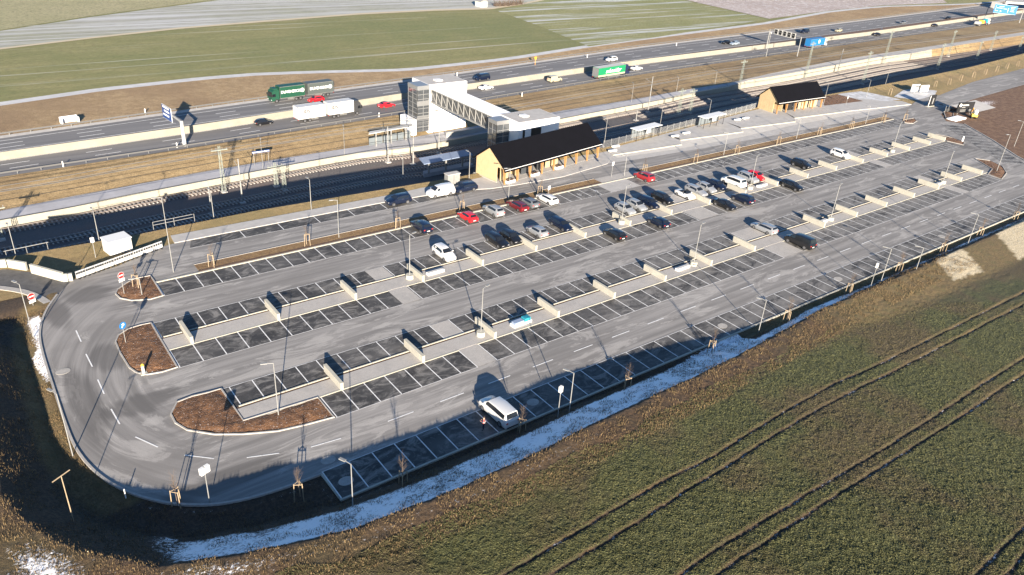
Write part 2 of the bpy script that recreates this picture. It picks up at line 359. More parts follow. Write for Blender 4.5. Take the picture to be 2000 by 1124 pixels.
# ================================================================ near ground: one height field, the field bank, ditch and banks round the lot
LEFTK = [(140, 549), (112, 576), (89, 607), (77, 645), (80, 680), (104, 757), (134, 847), (152, 884), (180, 918), (215, 945), (260, 966), (305, 979), (345, 986), (395, 987.5), (440, 984), (500, 971), (560, 952), (629, 926)]
LOT = [g(*p) for p in LEFTK]+[Vector((21.57, 49.62, 0)), Vector((189, 49.62, 0)), Vector((198, 58, 0)), Vector((204.7, 67.4, 0)), Vector((213, 76.4, 0)), Vector((222, 88, 0)), g(1848, 237), g(1838, 224),
       g(1850, 213), g(1800, 190), g(1780, 205), Vector((180, 112.3, 0)), Vector((113, 112.5, 0)), Vector((76, 112, 0)), Vector((24.3, 110.75, 0)), g(318, 482), g(230, 520), g(147, 546)]
CREST = [(-2, 112), (-2.2, 98)]+[tuple(g(p[0], p[1], 2.5)[:2]) for p in ((0, 965), (28, 1001), (72, 1036), (115, 1060), (180, 1085), (256, 1100))]+[(5.3, 48), (12, 44.7), (19.6, 42.6), (29.2, 41.9), (38.9, 41.9), (50, 42.6), (61.3, 43.1), (78, 44.9), (92, 46.3), (130, 46.6), (200, 46.6), (600, 46.6)]
FIELD = CREST+[(600, -400), (-400, -400), (-400, 112)]
def sdf(px, py, poly):
    P = np.array([(p[0], p[1]) for p in poly]); Q = np.roll(P, -1, 0); d = np.full(px.shape, 1e9); ins = np.zeros(px.shape, bool)
    for (x0, y0), (x1, y1) in zip(P, Q):
        ex, ey = x1-x0, y1-y0; t = np.clip(((px-x0)*ex+(py-y0)*ey)/(ex*ex+ey*ey+1e-12), 0, 1)
        d = np.minimum(d, np.hypot(px-x0-t*ex, py-y0-t*ey))
        if y0 != y1: ins ^= ((y0 > py) != (y1 > py)) & (px < ex*(py-y0)/(y1-y0)+x0)
    return np.where(ins, -d, d)
def vnoise(x, y, s, seed):
    r = np.random.default_rng(seed); T = r.random((256, 256)); xs, ys = x*s, y*s
    xi, yi = np.floor(xs).astype(int), np.floor(ys).astype(int); fx, fy = xs-xi, ys-yi; fx = fx*fx*(3-2*fx); fy = fy*fy*(3-2*fy)
    a_ = T[xi % 256, yi % 256]; b_ = T[(xi+1) % 256, yi % 256]; c_ = T[xi % 256, (yi+1) % 256]; d_ = T[(xi+1) % 256, (yi+1) % 256]
    return (a_*(1-fx)+b_*fx)*(1-fy)+(c_*(1-fx)+d_*fx)*fy
def fieldh(x, y): return np.interp(x, [-60, 3, 12, 45, 60, 73, 85, 120, 400], [2.4, 2.65, 3.45, 3.45, 2.75, 1.75, 1.0, .75, .6])*(1-sst(86, 101, y))
def gf(px, py):
    p = g(px, py, 2)
    for _ in range(4): p = g(px, py, float(fieldh(p.x, p.y)))
    return p
RUTS = [[(987, 1122), (1250, 965), (1400, 888), (1543, 798), (1630, 750), (2000, 571)], [(1077, 1122), (1250, 1018), (1400, 923), (1601, 798), (1693, 750), (2000, 594)],
        [(1329, 1122), (1400, 1073), (1500, 1013), (1700, 893), (1919, 750), (2000, 700)], [(1407, 1119), (1600, 990), (1966, 752), (2000, 731)],
        [(1912, 1119), (2000, 1029)], [(1972, 1119), (2000, 1085)]]
RUTW = []
for r_ in RUTS:
    w_ = [gf(*p) for p in r_]; d0 = (w_[0]-w_[1]).normalized(); d1 = (w_[-1]-w_[-2]).normalized()
    RUTW.append([w_[0]+d0*30]+w_+[w_[-1]+d1*120])
def pdist(px, py, pl):
    d = np.full(px.shape, 1e9); sg = np.zeros(px.shape)
    for p, q in zip(pl[:-1], pl[1:]):
        ex, ey = q.x-p.x, q.y-p.y; l = math.hypot(ex, ey); t = np.clip(((px-p.x)*ex+(py-p.y)*ey)/(l*l), 0, 1)
        dd = np.hypot(px-p.x-t*ex, py-p.y-t*ey); s_ = np.sign(ex*(py-p.y)-ey*(px-p.x))
        m_ = dd < d; d = np.where(m_, dd, d); sg = np.where(m_, s_, sg)
    return d*sg                                   # positive on the far (left) side
def terrain(X, Y):
    dl = sdf(X, Y, LOT); df = sdf(X, Y, FIELD); h = fieldh(X, Y)
    slope = np.interp(X, [0, 8, 20, 60, 80, 95], [.66, .62, .52, .50, .45, .42])
    bank = h-slope*df+.10*(vnoise(X, Y, .9, 3)-.5)*(df > 0)
    rim = np.where((Y > 61) & (X > 9) | (Y > 100), .0, -.36)+.30*(1-sst(.3, 1.6, dl))*np.where((Y > 61) & (X > 9) | (Y > 100), .1, 1.)                        # ditch foot and the strip behind the kerb
    z = np.where(df > 0, np.maximum(bank, rim), h+.12*(vnoise(X, Y, .25, 5)-.5)*sst(0, 4, -df))
    z = np.where((df > 0) & (df < 1.2), np.minimum(z, h), z)
    z = np.where(dl < .12, -.16, z)
    rough = (vnoise(X, Y, 2.2, 8)-.5)*.07+(vnoise(X, Y, 4.6, 9)-.5)*.07
    z = z+rough*np.where(df < 0, 1., .7)*sst(.2, .8, dl)*np.where(X > 130, .3, 1)
    rutm = np.zeros(X.shape); berm = np.zeros(X.shape)
    for w_ in RUTW:
        d = pdist(X, Y, w_); d = d+(vnoise(X, Y, .5, 12)-.5)*.14
        rutm = np.maximum(rutm, np.exp(-(d/.17)**2)); berm = np.maximum(berm, np.exp(-((d-.34)/.17)**2))
    z = z-.13*rutm*(df < -1)+.015*berm*(df < -1)*(.4+1.2*vnoise(X, Y, 1.2, 61))
    return z, dl, df, rutm*(df < -1), berm*(df < -1)
def grow(a, b, s, k):
    out = [a]
    while out[-1] < b: out.append(out[-1]+s); s *= k
    return out[1:]
xs = np.array([-300, -160, -90, -50, -30, -20]+list(np.arange(-12, 96, .2))+grow(96, 700, .25, 1.012))
ys = np.array([-300, -150, -80, -40, -20, -8, -2]+list(np.arange(3, 58, .2))+list(np.arange(58, 108.5, .8)))
X, Y = np.meshgrid(xs, ys, indexing='ij'); Z, DL, DF, RM, BM = terrain(X, Y)
Z = np.where(Y >= 103.2, np.minimum(Z, -.10), Z)
nx, ny = X.shape
me = bpy.data.meshes.new('ground')
co = np.stack([X, Y, Z], -1).reshape(-1, 3)
ii = np.arange(nx*ny).reshape(nx, ny); q = np.stack([ii[:-1, :-1], ii[1:, :-1], ii[1:, 1:], ii[:-1, 1:]], -1).reshape(-1, 4)
keep = ~((DL[:-1, :-1] < -2) & (DL[1:, 1:] < -2) & (DL[1:, :-1] < -2) & (DL[:-1, 1:] < -2)).reshape(-1); q = q[keep]
me.vertices.add(len(co)); me.vertices.foreach_set('co', co.ravel().astype(np.float32)); me.loops.add(q.size); me.loops.foreach_set('vertex_index', q.ravel().astype(np.int32))
me.polygons.add(len(q)); me.polygons.foreach_set('loop_start', (np.arange(len(q))*4).astype(np.int32)); me.update(calc_edges=True); me.shade_smooth()
crop = sst(2.6, 4.2, -DF+(vnoise(X, Y, .35, 21)-.5)*2)*(1-.6*sst(.25, .8, BM))*(1-sst(.3, .6, RM))
crop = crop*(1-sst(90, 104, X)*sst(-14, -6, -(-DF)-2.0+0*X)) if False else crop
edge = np.interp(X, [0, 80, 100, 160, 300], [0, 0, 2.5, 4.5, 6])           # the mown verge widens to the right
crop = crop*sst(0, 2.5, -DF-3-edge)
verge = sst(-.5, 1., -DF)*(1-crop)
right = sst(72, 88, X)*(DL > 0)*(Y < 60)
tan = right*sst(1.5, 2.6, DF)*(1-sst(4, 5, DF*0)) * (DL < 1.9)
tan = np.maximum(tan, sst(86, 100, X)*verge*.8); lft = (X < 9)*(Y > 59)*(1-sst(2.2, 3.4, DL)); tan = np.maximum(tan, lft*.45); verge = np.maximum(verge, lft)
snowbank = sst(-.2, .5, DF)*(1-sst(4.6, 6.2, DF))*sst(2.5, 9, X)*(1-sst(96, 104, X)*.35)*np.where(X > 78, np.exp(-((DF-1.15)/1.05)**2), 1.)
lipsn = .36*np.exp(-((DF+1.2)/1.5)**2)*(1-sst(42, 66, X))*(1-.4*sst(10, 0, X))+.12*np.exp(-((DF+2.6)/.5)**2)*(1-sst(40, 60, X))
lipsn = np.where(DF > 0, 0, lipsn+.08*np.exp(-((DF+1.6)/2.2)**2)*(1-sst(9, 16, X)))+.5*np.exp(-((X+4)**2+(Y-51)**2)/14.)
leftsn = .62*np.exp(-((X-4.0)/1.3)**2)*sst(84, 88, Y)*(1-sst(97, 101, Y))+.55*np.exp(-((X-3.2)/.9)**2)*sst(80, 84, Y)*(1-sst(88, 90, Y))
kerbsn = .37*np.exp(-((DL-.7)/.5)**2)*(Y < 60)*(X < 30)
rutsn = .43*np.exp(-((RM-.8)/.35)**2)*(RM > .3)
rightsn = .5*np.exp(-(((X-252)/16)**2+((Y-97)/4)**2))
snow = np.clip(np.maximum.reduce([snowbank*np.where(X > 75, 1.18, 1.)*(.585+.18*(vnoise(X, Y, .35, 33)-.5)+.10*(vnoise(X, Y, 1.3, 34)-.5)), lipsn, leftsn, kerbsn, rutsn, rightsn]), 0, 1)
straw = np.zeros(X.shape)
for pl in ([(1828, 508), (1880, 487), (1918, 530), (1862, 547)], [(1945, 457), (2000, 428), (2060, 470), (1990, 507)]):
    w_ = [gf(*p) for p in pl]; straw = np.maximum(straw, 1-sst(-.15, .25, sdf(X, Y, w_)+(vnoise(X, Y, 1.5, 30)-.5)*.8))
earth = sst(196, 202, X)*sst(50, 60, Y)
for nm_, arr in (('crop', crop), ('snowd', snow), ('tan', tan), ('rut', np.maximum(RM*.9, 0)), ('berm', BM), ('straw', straw), ('vergeg', verge), ('earth', earth)):
    at = me.attributes.new(nm_, 'FLOAT', 'POINT'); at.data.foreach_set('value', arr.ravel().astype(np.float32))
n = NT('ground', .95)
big = n.noise(.09, (1, 1, 1), 4, .6); mid = n.noise(.7, (1, 1, 1), 5, .7); fine = n.noise(3.2, (1, 1, 1), 5, .8); fin2 = n.noise(9., (1, 1, 1), 3, .8)
soil = n.mix(n.ramp(fine, .35, .7), (.028, .019, .012), (.085, .055, .032))
brown = n.mix(n.ramp(fine, .35, .68), (.048, .028, .014), (.13, .078, .036)); brown = n.mix(n.ramp(big, .40, .65, 0, .6), brown, (.075, .062, .024))
green = n.mix(n.ramp(fine, .35, .68), (.026, .031, .010), (.076, .080, .027)); green = n.mix(n.ramp(big, .45, .62, 0, .75), green, (.068, .046, .024))
green = n.mix(n.ramp(fin2, .55, .7, 0, .6), green, (.14, .125, .055))
tanc = n.mix(n.ramp(fine, .3, .7), (.115, .080, .032), (.22, .155, .065)); tanc = n.mix(n.ramp(mid, .45, .65, 0, .6), tanc, (.115, .105, .038))
c = n.mix(n.attr('vergeg'), soil, brown); c = n.mix(n.attr('tan'), c, tanc); c = n.mix(n.attr('earth'), c, n.mix(n.ramp(mid, .4, .65), (.10, .052, .028), (.17, .10, .058)))
c = n.mix(n.attr('crop'), c, green); c = n.mix(n.ramp(n.attr('rut'), .35, .8, 0, .9), c, (.032, .021, .014)); c = n.mix(n.ramp(n.math('MULTIPLY', n.attr('berm'), n.ramp(mid, .3, .65, .3, 1.)), .2, .8, 0, .5), c, n.mix(n.ramp(fine, .3, .7), (.060, .036, .015), (.095, .066, .027)))
c = n.mix(n.attr('straw'), c, n.mix(n.ramp(fin2, .4, .6), (.36, .285, .165), (.64, .55, .38)))
sn = n.math('SUBTRACT', n.attr('snowd'), n.math('MULTIPLY', n.noise(2.6, (1, 1.5, 1), 7, .82), 1.0))
c = n.mix(n.ramp(sn, -.08, .06), c, (.93, .94, .95))
n.bump(fine, 1., .14); n.done(c)
me.materials.append(MATS['ground']); struct(obj('ground', me))
# the winter crop: tufts of short leaves
def tufts(n_, seed):
    r = np.random.default_rng(seed); P = []
    pxs = r.uniform(380, 2040, n_); pys = r.uniform(570, 1140, n_)
    d = np.stack([(pxs-1000)/F_PX, -(pys-562)/F_PX, np.ones(n_)], 1) @ AX; t = (2.5-CAM_H)/d[:, 2]; x, y = d[:, 0]*t, d[:, 1]*t
    z, dl, df, rm, bm = terrain(x, y); ed = np.interp(x, [0, 80, 100, 160, 300], [0, 0, 2.5, 4.5, 6])
    k = (-df-2.4-ed+(vnoise(x, y, .35, 21)-.5)*2 > .4) & (rm < .35) & (x < 150) & (y > 6); return x[k], y[k], z[k]
tx, ty, tz = tufts(300000, 5); N_ = len(tx)
ang = RNG.uniform(0, 2*np.pi, N_); ln = RNG.uniform(.04, .10, N_); up = RNG.uniform(.02, .07, N_); wd = RNG.uniform(.02, .04, N_)
dx, dy = np.cos(ang), np.sin(ang)
v = np.empty((N_, 4, 3), np.float32)
v[:, 0] = np.stack([tx-dy*wd-dx*ln, ty+dx*wd-dy*ln, tz+up], 1); v[:, 1] = np.stack([tx, ty, tz-.02], 1)-np.stack([-dy*.02, dx*.02, dx*0], 1)
v[:, 2] = np.stack([tx+dx*ln, ty+dy*ln, tz+up*1.2], 1); v[:, 3] = np.stack([tx+dy*wd, ty-dx*wd, tz+up*.6], 1)
me = bpy.data.meshes.new('winter_crop'); me.vertices.add(N_*4); me.vertices.foreach_set('co', v.ravel()); fi_ = np.empty((N_, 6), np.int32); b4 = np.arange(N_)*4
fi_[:, 0], fi_[:, 1], fi_[:, 2], fi_[:, 3], fi_[:, 4], fi_[:, 5] = b4, b4+1, b4+3, b4+1, b4+2, b4+3
me.loops.add(N_*6); me.loops.foreach_set('vertex_index', fi_.ravel()); me.polygons.add(N_*2); me.polygons.foreach_set('loop_start', (np.arange(N_*2)*3).astype(np.int32)); me.update(calc_edges=True)
n = NT('crop_leaf', .8); a1 = n.noise(1.9, (1, 1, 1), 3, .8); b1 = n.noise(.09, (1, 1, 1), 4, .6)
c = n.mix(n.ramp(a1, .35, .65), (.050, .058, .018), (.118, .116, .042)); c = n.mix(n.ramp(b1, .42, .66, 0, .6), c, (.100, .072, .036)); n.done(c)
me.materials.append(MATS['crop_leaf']); stuff(tag(obj('winter_crop', me), 'low green and brown winter crop on the ploughed field', 'crop'))

# dead grass standing in the bank, the snow and the verge
def dead(n_, seed):
    r = np.random.default_rng(seed); x = r.uniform(-8, 130, n_); y = r.uniform(36, 100, n_); z, dl, df, rm, bm = terrain(x, y)
    k = (dl > .25) & (df > -4.5) & (df < 8.5) & ((x > 9) & (y < 58) | (x < 9)) & (vnoise(x, y, .8, 51) > .38); return x[k], y[k], z[k]
tx, ty, tz = dead(420000, 9); N_ = len(tx); ang = RNG.uniform(0, 2*np.pi, N_); hh = RNG.uniform(.06, .26, N_); ww = RNG.uniform(.015, .035, N_); ln = RNG.uniform(0, .16, N_); dx, dy = np.cos(ang), np.sin(ang)
v = np.empty((N_, 3, 3), np.float32); v[:, 0] = np.stack([tx-dy*ww, ty+dx*ww, tz-.03], 1); v[:, 1] = np.stack([tx+dy*ww, ty-dx*ww, tz-.03], 1); v[:, 2] = np.stack([tx+dx*ln, ty+dy*ln, tz+hh], 1)
me = bpy.data.meshes.new('dead_grass'); me.vertices.add(N_*3); me.vertices.foreach_set('co', v.ravel()); me.loops.add(N_*3); me.loops.foreach_set('vertex_index', np.arange(N_*3, dtype=np.int32)); me.polygons.add(N_); me.polygons.foreach_set('loop_start', (np.arange(N_)*3).astype(np.int32)); me.update(calc_edges=True)
me.materials.append(mat('dead_grass', (.095, .058, .027), .9, col2=(.19, .135, .06), scale=1.1)); stuff(tag(obj('dead_grass', me), 'short dead brown grass on the bank round the car park', 'grass'))
struct(MB().quad((-3000, -3000, -12), (4000, -3000, -12), (4000, 4500, -12), (-3000, 4500, -12)).build('land', MATS['field_tan']))
# ================================================================ the car park
def W(*p): return Vector((p[0], p[1], 0))
def flat(name, pts, m, z, parent=None):
    mb = MB().quad(*[(p[0], p[1], z) for p in pts]); o = mb.build(name, MATS[m], parent)
    if parent is None: struct(o)
    return o
from mathutils.geometry import delaunay_2d_cdt
def tri(pts):                                    # concave outline -> proper triangles
    V, _, F, *_r = delaunay_2d_cdt([Vector((p[0], p[1])) for p in pts], [], [list(range(len(pts)))], 1, 1e-5)
    out = []
    for f in F:
        a_, b_, c_ = (V[i] for i in f[:3]); out.append(tuple(f) if (b_-a_).cross(c_-a_) > 0 else tuple(reversed(f)))
    return V, out
def tess(name, pts, m, z):
    V, F = tri(pts); mb = MB(); mb.add([(v_.x, v_.y, z) for v_ in V], F); return struct(mb.build(name, MATS[m]))
def offs(pl, d, closed=False):
    out = []; n_ = len(pl)
    for i in range(n_):
        a_ = pl[i-1] if (i > 0 or closed) else pl[i]; b_ = pl[(i+1) % n_] if (i < n_-1 or closed) else pl[i]
        t = Vector((b_[0]-a_[0], b_[1]-a_[1], 0)).normalized(); out.append(Vector((pl[i][0]-t.y*d, pl[i][1]+t.x*d, 0)))
    return out
def smooth(pl, k=2, closed=False):
    pl = [Vector((p[0], p[1], 0)) for p in pl]
    for _ in range(k):
        o = [] if closed else [pl[0]]
        for i in range(len(pl) if closed else len(pl)-1):
            a_, b_ = pl[i], pl[(i+1) % len(pl)]; o += [a_*.75+b_*.25, a_*.25+b_*.75]
        if not closed: o.append(pl[-1])
        pl = o
    return pl
def kerb(pl, w=.18, h=.11, z=-.1, closed=False, m='kerb', name='kerb'):
    A_, B_ = offs(pl, -w/2, closed), offs(pl, w/2, closed)
    if closed: A_.append(A_[0]); B_.append(B_[0])
    mb = MB(); up = lambda L_, zz: [(p.x, p.y, zz) for p in L_]
    mb.strip(up(A_, h), up(B_, h)); mb.strip(up(A_, z), up(A_, h)); mb.strip(up(B_, h), up(B_, z)); return struct(mb.build(name, MATS[m]))
lot = tess('parking_lot', LOT, 'asphalt_lane', 0.)
kerb(smooth([g(*p) for p in LEFTK[1:]], 2), .22, .12)
kerb([W(21.5, 53.7), W(21.5, 49.55), W(60, 49.55), W(120, 49.55), W(189, 49.55)], .22, .10, -.5, m='concrete_pale')
kerb([W(189, 49.5), W(198, 58), W(204.7, 67.4), W(213, 76.4), W(222, 88)], .3, .12)
# bays ---------------------------------------------------------------
ZB, ZL = .010, .022
LINE = {}
def bay_line(parent, x, y0, y1, w=.12, m='paint'):
    k = (round(y1-y0, 2), w, m)
    if k not in LINE: LINE[k] = MB().quad((-w/2, 0, 0), (w/2, 0, 0), (w/2, y1-y0, 0), (-w/2, y1-y0, 0)).mesh('bay_line', MATS[m])
    o = obj('bay_line', LINE[k], parent); o.location = (x, y0, ZL); return o
def long_line(parent, x0, x1, y, w=.12, m='paint', name='edge_line'):
    o = MB().quad((x0, y-w/2, ZL), (x1, y-w/2, ZL), (x1, y+w/2, ZL), (x0, y+w/2, ZL)).build(name, MATS[m], parent); return o
def bays(x0, x1, y0, y1, xsl, lane_y, name='parking_bays'):
    o = flat(name, [(x0, y0), (x1, y0), (x1, y1), (x0, y1)], 'asphalt_bay', ZB)
    for x in xsl:
        if x0-.2 < x < x1+.2: bay_line(o, min(max(x, x0+.06), x1-.06), y0+.02, y1-.02)
    long_line(o, x0, x1, lane_y, .10, 'paint_worn'); return o
bays(21.62, 188, 49.72, 53.9, [21.62]+[24.42+2.5*k for k in range(66)], 53.9)
bays(18.62, 206.5, 95.42, 99.5, [18.68+2.5*k for k in range(76)], 95.42)
WB = [18.2, 28.8, 39.4, 49.8, 60, 70.1, 80.3, 90.5, 100.7, 111, 121.4, 131.5, 141.7, 152.1, 162.5, 172.6, 182.4, 192.2, 199.6]
WC = [18.9, 29, 39.4, 49.8, 60.1, 70.3, 80.6, 90.9, 101.6, 111.4, 121.2, 131.5, 141.7, 152, 161.9, 171.6, 181.1]
def quarters(w, first=0): 
    o = [w[0]-2.6*k for k in range(1, first+1)]
    for a_, b_ in zip(w[:-1], w[1:]): o += [a_+(b_-a_)*k/4 for k in range(4)]
    return o+[w[-1]+2.5*k for k in range(4)]
GB, GC = [(44.2, 47.0), (103.6, 108.6), (165, 167.7)], [(44.4, 47.1), (104.0, 109.2), (164.2, 167)]
def row(w, gaps, x0, x1, y0, y1, lane, first):
    q_ = quarters(w, first); s = x0
    for a_, b_ in gaps+[(x1, None)]:
        bays(s, a_, y0, y1, q_, lane); s = b_
row(WB, GB, 15.4, 198.5, 78.05, 82.2, 78.05, 1); row(WB, GB, 15.4, 199.6, 85.3, 89.25, 89.25, 1)
row(WC, GC, 26.3, 182.0, 60.72, 64.78, 60.72, 0); row(WC, GC, 18.2, 184.5, 67.7, 71.7, 71.7, 0)
# paved strips between the rows, with cross paths ---------------------
n = NT('pavers', .85); br = n.nt.nodes.new('ShaderNodeTexBrick'); br.inputs['Scale'].default_value = 2.5; br.inputs['Mortar Size'].default_value = .012
n.L(n.pos, br.inputs['Vector']); nz = n.noise(.5, (1, 1, 1), 5, .7)
for i_, cc in ((1, (.33, .31, .285)), (2, (.37, .35, .32)), (3, (.24, .23, .21))): br.inputs[i_].default_value = (*cc, 1)
c = n.mix(n.ramp(nz, .45, .65, 0, .55), br.outputs['Color'], (.26, .25, .235)); n.done(c)
def raised(name, pts, m, h, z=-.1): return struct(MB().prism(pts, z, h, False).build(name, MATS[m]))
for (x0, x1, y0, y1, gaps, lo, hi) in ((15.5, 199.6, 82.32, 85.02, GB, 78.1, 89.2), (18.3, 184, 64.95, 67.4, GC, 60.8, 71.65)):
    raised('paved_strip', [(x0, y0), (x1, y0), (x1, y1), (x0, y1)], 'pavers', .055)
    for a_, b_ in gaps:
        flat('cross_path', [(a_, lo), (b_, lo), (b_, y0-.0), (a_, y0)], 'pavers', .03); flat('cross_path', [(a_, y1), (b_, y1), (b_, hi), (a_, hi)], 'pavers', .03)
    s = x0
    for a_, b_ in gaps+[(x1, 0)]:
        struct(MB().box(s, a_, y0-.14, y0+.04, -.05, .075).build('strip_kerb', MATS['concrete_pale'])); s = b_
    struct(flat('gutter', [(x0, y1+.01), (x1, y1+.01), (x1, y1+.30), (x0, y1+.30)], 'rust_gravel', .032))
    ws = WB if y0 > 80 else WC[0:]
    ks = [x0]+[w for w in ws if w > x0+1]+[x1]
    for a_, b_ in zip(ks[:-1], ks[1:]):           # wheel-stop beams
        L_ = b_-a_-.5; nb = max(1, round(L_/2.5))
        for k in range(nb):
            xa, xb = a_+.3+k*L_/nb, a_+.3+(k+1)*L_/nb-.06
            o = MB().box(xa, xb, y1+.30, y1+.46, 0, .12).build('wheel_stop', MATS['concrete_pale'])
            tag(o, 'pale wheel stop beam at the head of a parking bay beside the paved strip', 'wheel stop', 'wheel stops along the paved strips')
# concrete slabs standing across the strips ---------------------------
def slab_mesh(L_):
    return MB().prism([(-.17, 0), (.17, 0), (.17, L_), (-.17, L_)], -.05, .93).mesh('concrete_slab', MATS['concrete_wall'])
SL = slab_mesh(4.35)
for xs_, yb in ((WB, 82.25), ([w for w in WC[1:] if abs(w-111.4) > 1], 64.8)):
    for x in xs_:
        o = obj('concrete_slab', SL); o.location = (x, yb, 0)
        cap = MB().box(-.19, .19, -.02, 4.37, .93, .97).mesh('coping', MATS['concrete_pale']) if 'coping' not in LINE else LINE['coping']
        LINE['coping'] = cap; obj('coping', cap, o)
        tag(o, 'low cream concrete wall slab set across the paved strip between parking bays', 'wall slab', 'concrete slabs across the paved strips')
# lane dashes ----------------------------------------------------------
def dash(p, q, w=.14, m='paint'):
    p, q = Vector(p), Vector(q); t = (q-p).normalized(); nrm = Vector((-t.y, t.x, 0))*w/2
    o = MB().quad(*[(v_.x, v_.y, ZL) for v_ in (p-nrm, q-nrm, q+nrm, p+nrm)]).build('lane_dash', MATS[m], lot)
for p, q in (((607, 874), (666, 857)), ((482, 894.5), (545.5, 886)), ((360.5, 889.5), (418, 896.5)), ((264.5, 854), (308.5, 874)), ((217, 799.5), (234, 829)), ((191, 742), (203.5, 770)), ((168, 692), (180.5, 717)), ((148.5, 646), (158.5, 668))):
    dash(g(*p), g(*q))
x = 30.6
for k in range(26): dash((x+6.45*k, 57.35, 0), (x+6.45*k+3.1, 57.35, 0))
for px, py in ((641, 899), (676, 940), (1041, 786), (1411, 637), (1637, 545), (1839, 462), (774, 566), (123, 726)):
    p = g(px, py); struct(MB().prism([(p.x+.75*math.cos(t*math.pi/8), p.y+.6*math.sin(t*math.pi/8)) for t in range(16)], 0, .026, False).build('manhole_cover', MATS['kerb']))
# soil islands ---------------------------------------------------------
def hump(name, pl, h=.16):
    V, F = tri(pl); bm = bmesh.new(); vsx = [bm.verts.new((p.x, p.y, .03)) for p in V]
    for f in F: bm.faces.new([vsx[k] for k in f])
    bmesh.ops.subdivide_edges(bm, edges=bm.edges[:], cuts=5, use_grid_fill=True)
    pts = np.array([(v_.co.x, v_.co.y) for v_ in bm.verts]); d = -sdf(pts[:, 0], pts[:, 1], pl)
    zz = .04+h*sst(0, 1.2, d)*(.6+.8*vnoise(pts[:, 0], pts[:, 1], 1.1, 40))+(vnoise(pts[:, 0], pts[:, 1], 3., 41)-.5)*.16*sst(0, .4, d)
    for v_, q_ in zip(bm.verts, zz): v_.co.z = q_
    bm.normal_update()
    for f in bm.faces:
        if f.normal.z < 0: f.normal_flip()
    me = bpy.data.meshes.new(name); bm.to_mesh(me); bm.free(); me.materials.append(MATS['island_soil']); me.shade_smooth(); return struct(obj(name, me))
n = NT('island_soil', .95); a1 = n.noise(1.3, (1, 1, 1), 6, .75); b1 = n.noise(5., (1, 1.6, 1), 4, .7)
c = n.mix(n.ramp(a1, .3, .7), (.070, .032, .014), (.195, .096, .042)); c = n.mix(n.ramp(b1, .61, .68), c, (.66, .65, .63)); n.bump(a1, 1., .2); n.done(c)
ISL = [[(299.5, 548), (318.6, 578.6), (293.6, 585.6), (258, 588), (235, 583.6), (226, 575), (230.5, 566), (246.6, 554), (264, 545), (293.6, 539.5)],
       [(295, 632), (346.5, 718.6), (317, 727.5), (287.7, 732.4), (267, 729), (252.5, 718.6), (235, 690.8), (226, 668.7), (232, 655.5), (249.6, 643.8), (273, 636.4)],
       [(432, 760.5), (475.5, 822.6), (620.8, 777.5), (652, 816), (596, 831), (543, 843), (475.5, 849), (419, 849.5), (366, 841), (342.6, 827), (334, 810), (346, 786.6), (376, 775), (406, 768)],
       [(1826, 262.5), (1860, 269.5), (1883, 278.5), (1881.5, 284), (1850, 276.5)],
       [(1904, 310.7), (1933.6, 314.7), (1957.6, 325.4), (1965.6, 338.8), (1956, 350.8), (1930, 341), (1938, 331)],
       [(1764, 234.7), (1784.7, 231.7), (1790.7, 237), (1783, 242), (1767, 240.7)],
       [(1843, 219), (1852, 217), (1862, 222), (1861, 236), (1848, 233)]]
for k, pl in enumerate(ISL):
    w_ = [g(*p) for p in pl]; hump('soil_island', w_); kerb(w_, .16, .13, -.05, True)
# planted strip above row A
for x0, x1 in ((24.5, 100.3), (111.5, 206.5)):
    struct(MB().prism([(x0, 99.95), (x1, 99.95), (x1, 102.35), (x0, 102.35)], -.1, .06, False).build('planted_strip', MATS['strip_grass']))
    struct(MB().box(x0, x1, 100.0, 100.45, .0, .085).build('strip_soil', MATS['rust_gravel']))
    kerb([W(x0, 102.42), W(x1, 102.42)], .16, .1)
kerb([W(18.6, 99.72), W(60, 99.72), W(206.5, 99.72)], .3, .1, m='concrete_pale')
flat('cross_path', [(100.3, 99.9), (111.5, 99.9), (111.5, 102.4), (100.3, 102.4)], 'pavers', .03)
flat('cross_path', [(98.6, 95.5), (106.2, 95.5), (106.2, 99.5), (98.6, 99.5)], 'concrete_grey', .03)
# pavement along the railway side with kerbside bays
raised('pavement', [(24.2, 110.75), (58, 110.5), (74.5, 109.4), (79, 113.9), (61, 113.0), (24.4, 113.5)], 'concrete_grey', .10)
kb = flat('kerbside_bays', [(25.6, 108.0), (75, 107.3), (74.4, 109.35), (58, 110.42), (26.5, 110.62)], 'asphalt_bay', ZB)
for k in range(8):
    x = 33.8+6.05*k; bay_line(kb, x, 107.75, 110.45)
MB().quad((25.6, 107.95, ZL), (75, 107.3, ZL), (75, 107.4, ZL), (25.6, 108.06, ZL)).build('edge_line', MATS['paint_worn'], kb)
# apron of the pavilion, bus lane and bus platforms
def pxs(L_): return [g(*p) for p in L_]
struct(MB().prism(pxs([(906, 372), (958, 369.5), (1010, 362), (1100, 346), (1187, 320.5), (1196, 303), (1178, 284), (1150, 283), (930, 336), (908, 350)])[::-1][::-1], -.1, .09, False).build('pavilion_apron', MATS['concrete_grey']))
tess('bus_lane', pxs([(1187, 320), (1280, 306), (1400, 285), (1480, 271), (1650, 239), (1775, 208.5), (1780, 204), (1560, 229), (1450, 250), (1330, 270), (1197, 302)]), 'concrete_grey', .012)
mat('bus_slab', (.46, .435, .39), .85, var=.1, scale=.5)
tess('bus_lane_slab', pxs([(1205, 309), (1325, 291.5), (1445, 269), (1545, 246), (1650, 227), (1745, 209.5), (1780, 204.5), (1560, 230), (1450, 251), (1330, 271), (1197, 302.5)]), 'bus_slab', .024)
def platform(px4):
    w_ = pxs(px4); struct(MB().prism([(p.x, p.y) for p in w_], -.1, .16, False).build('bus_platform', MATS['concrete_grey']))
    kerb([w_[0], w_[1]], .45, .185, m='concrete_pale')
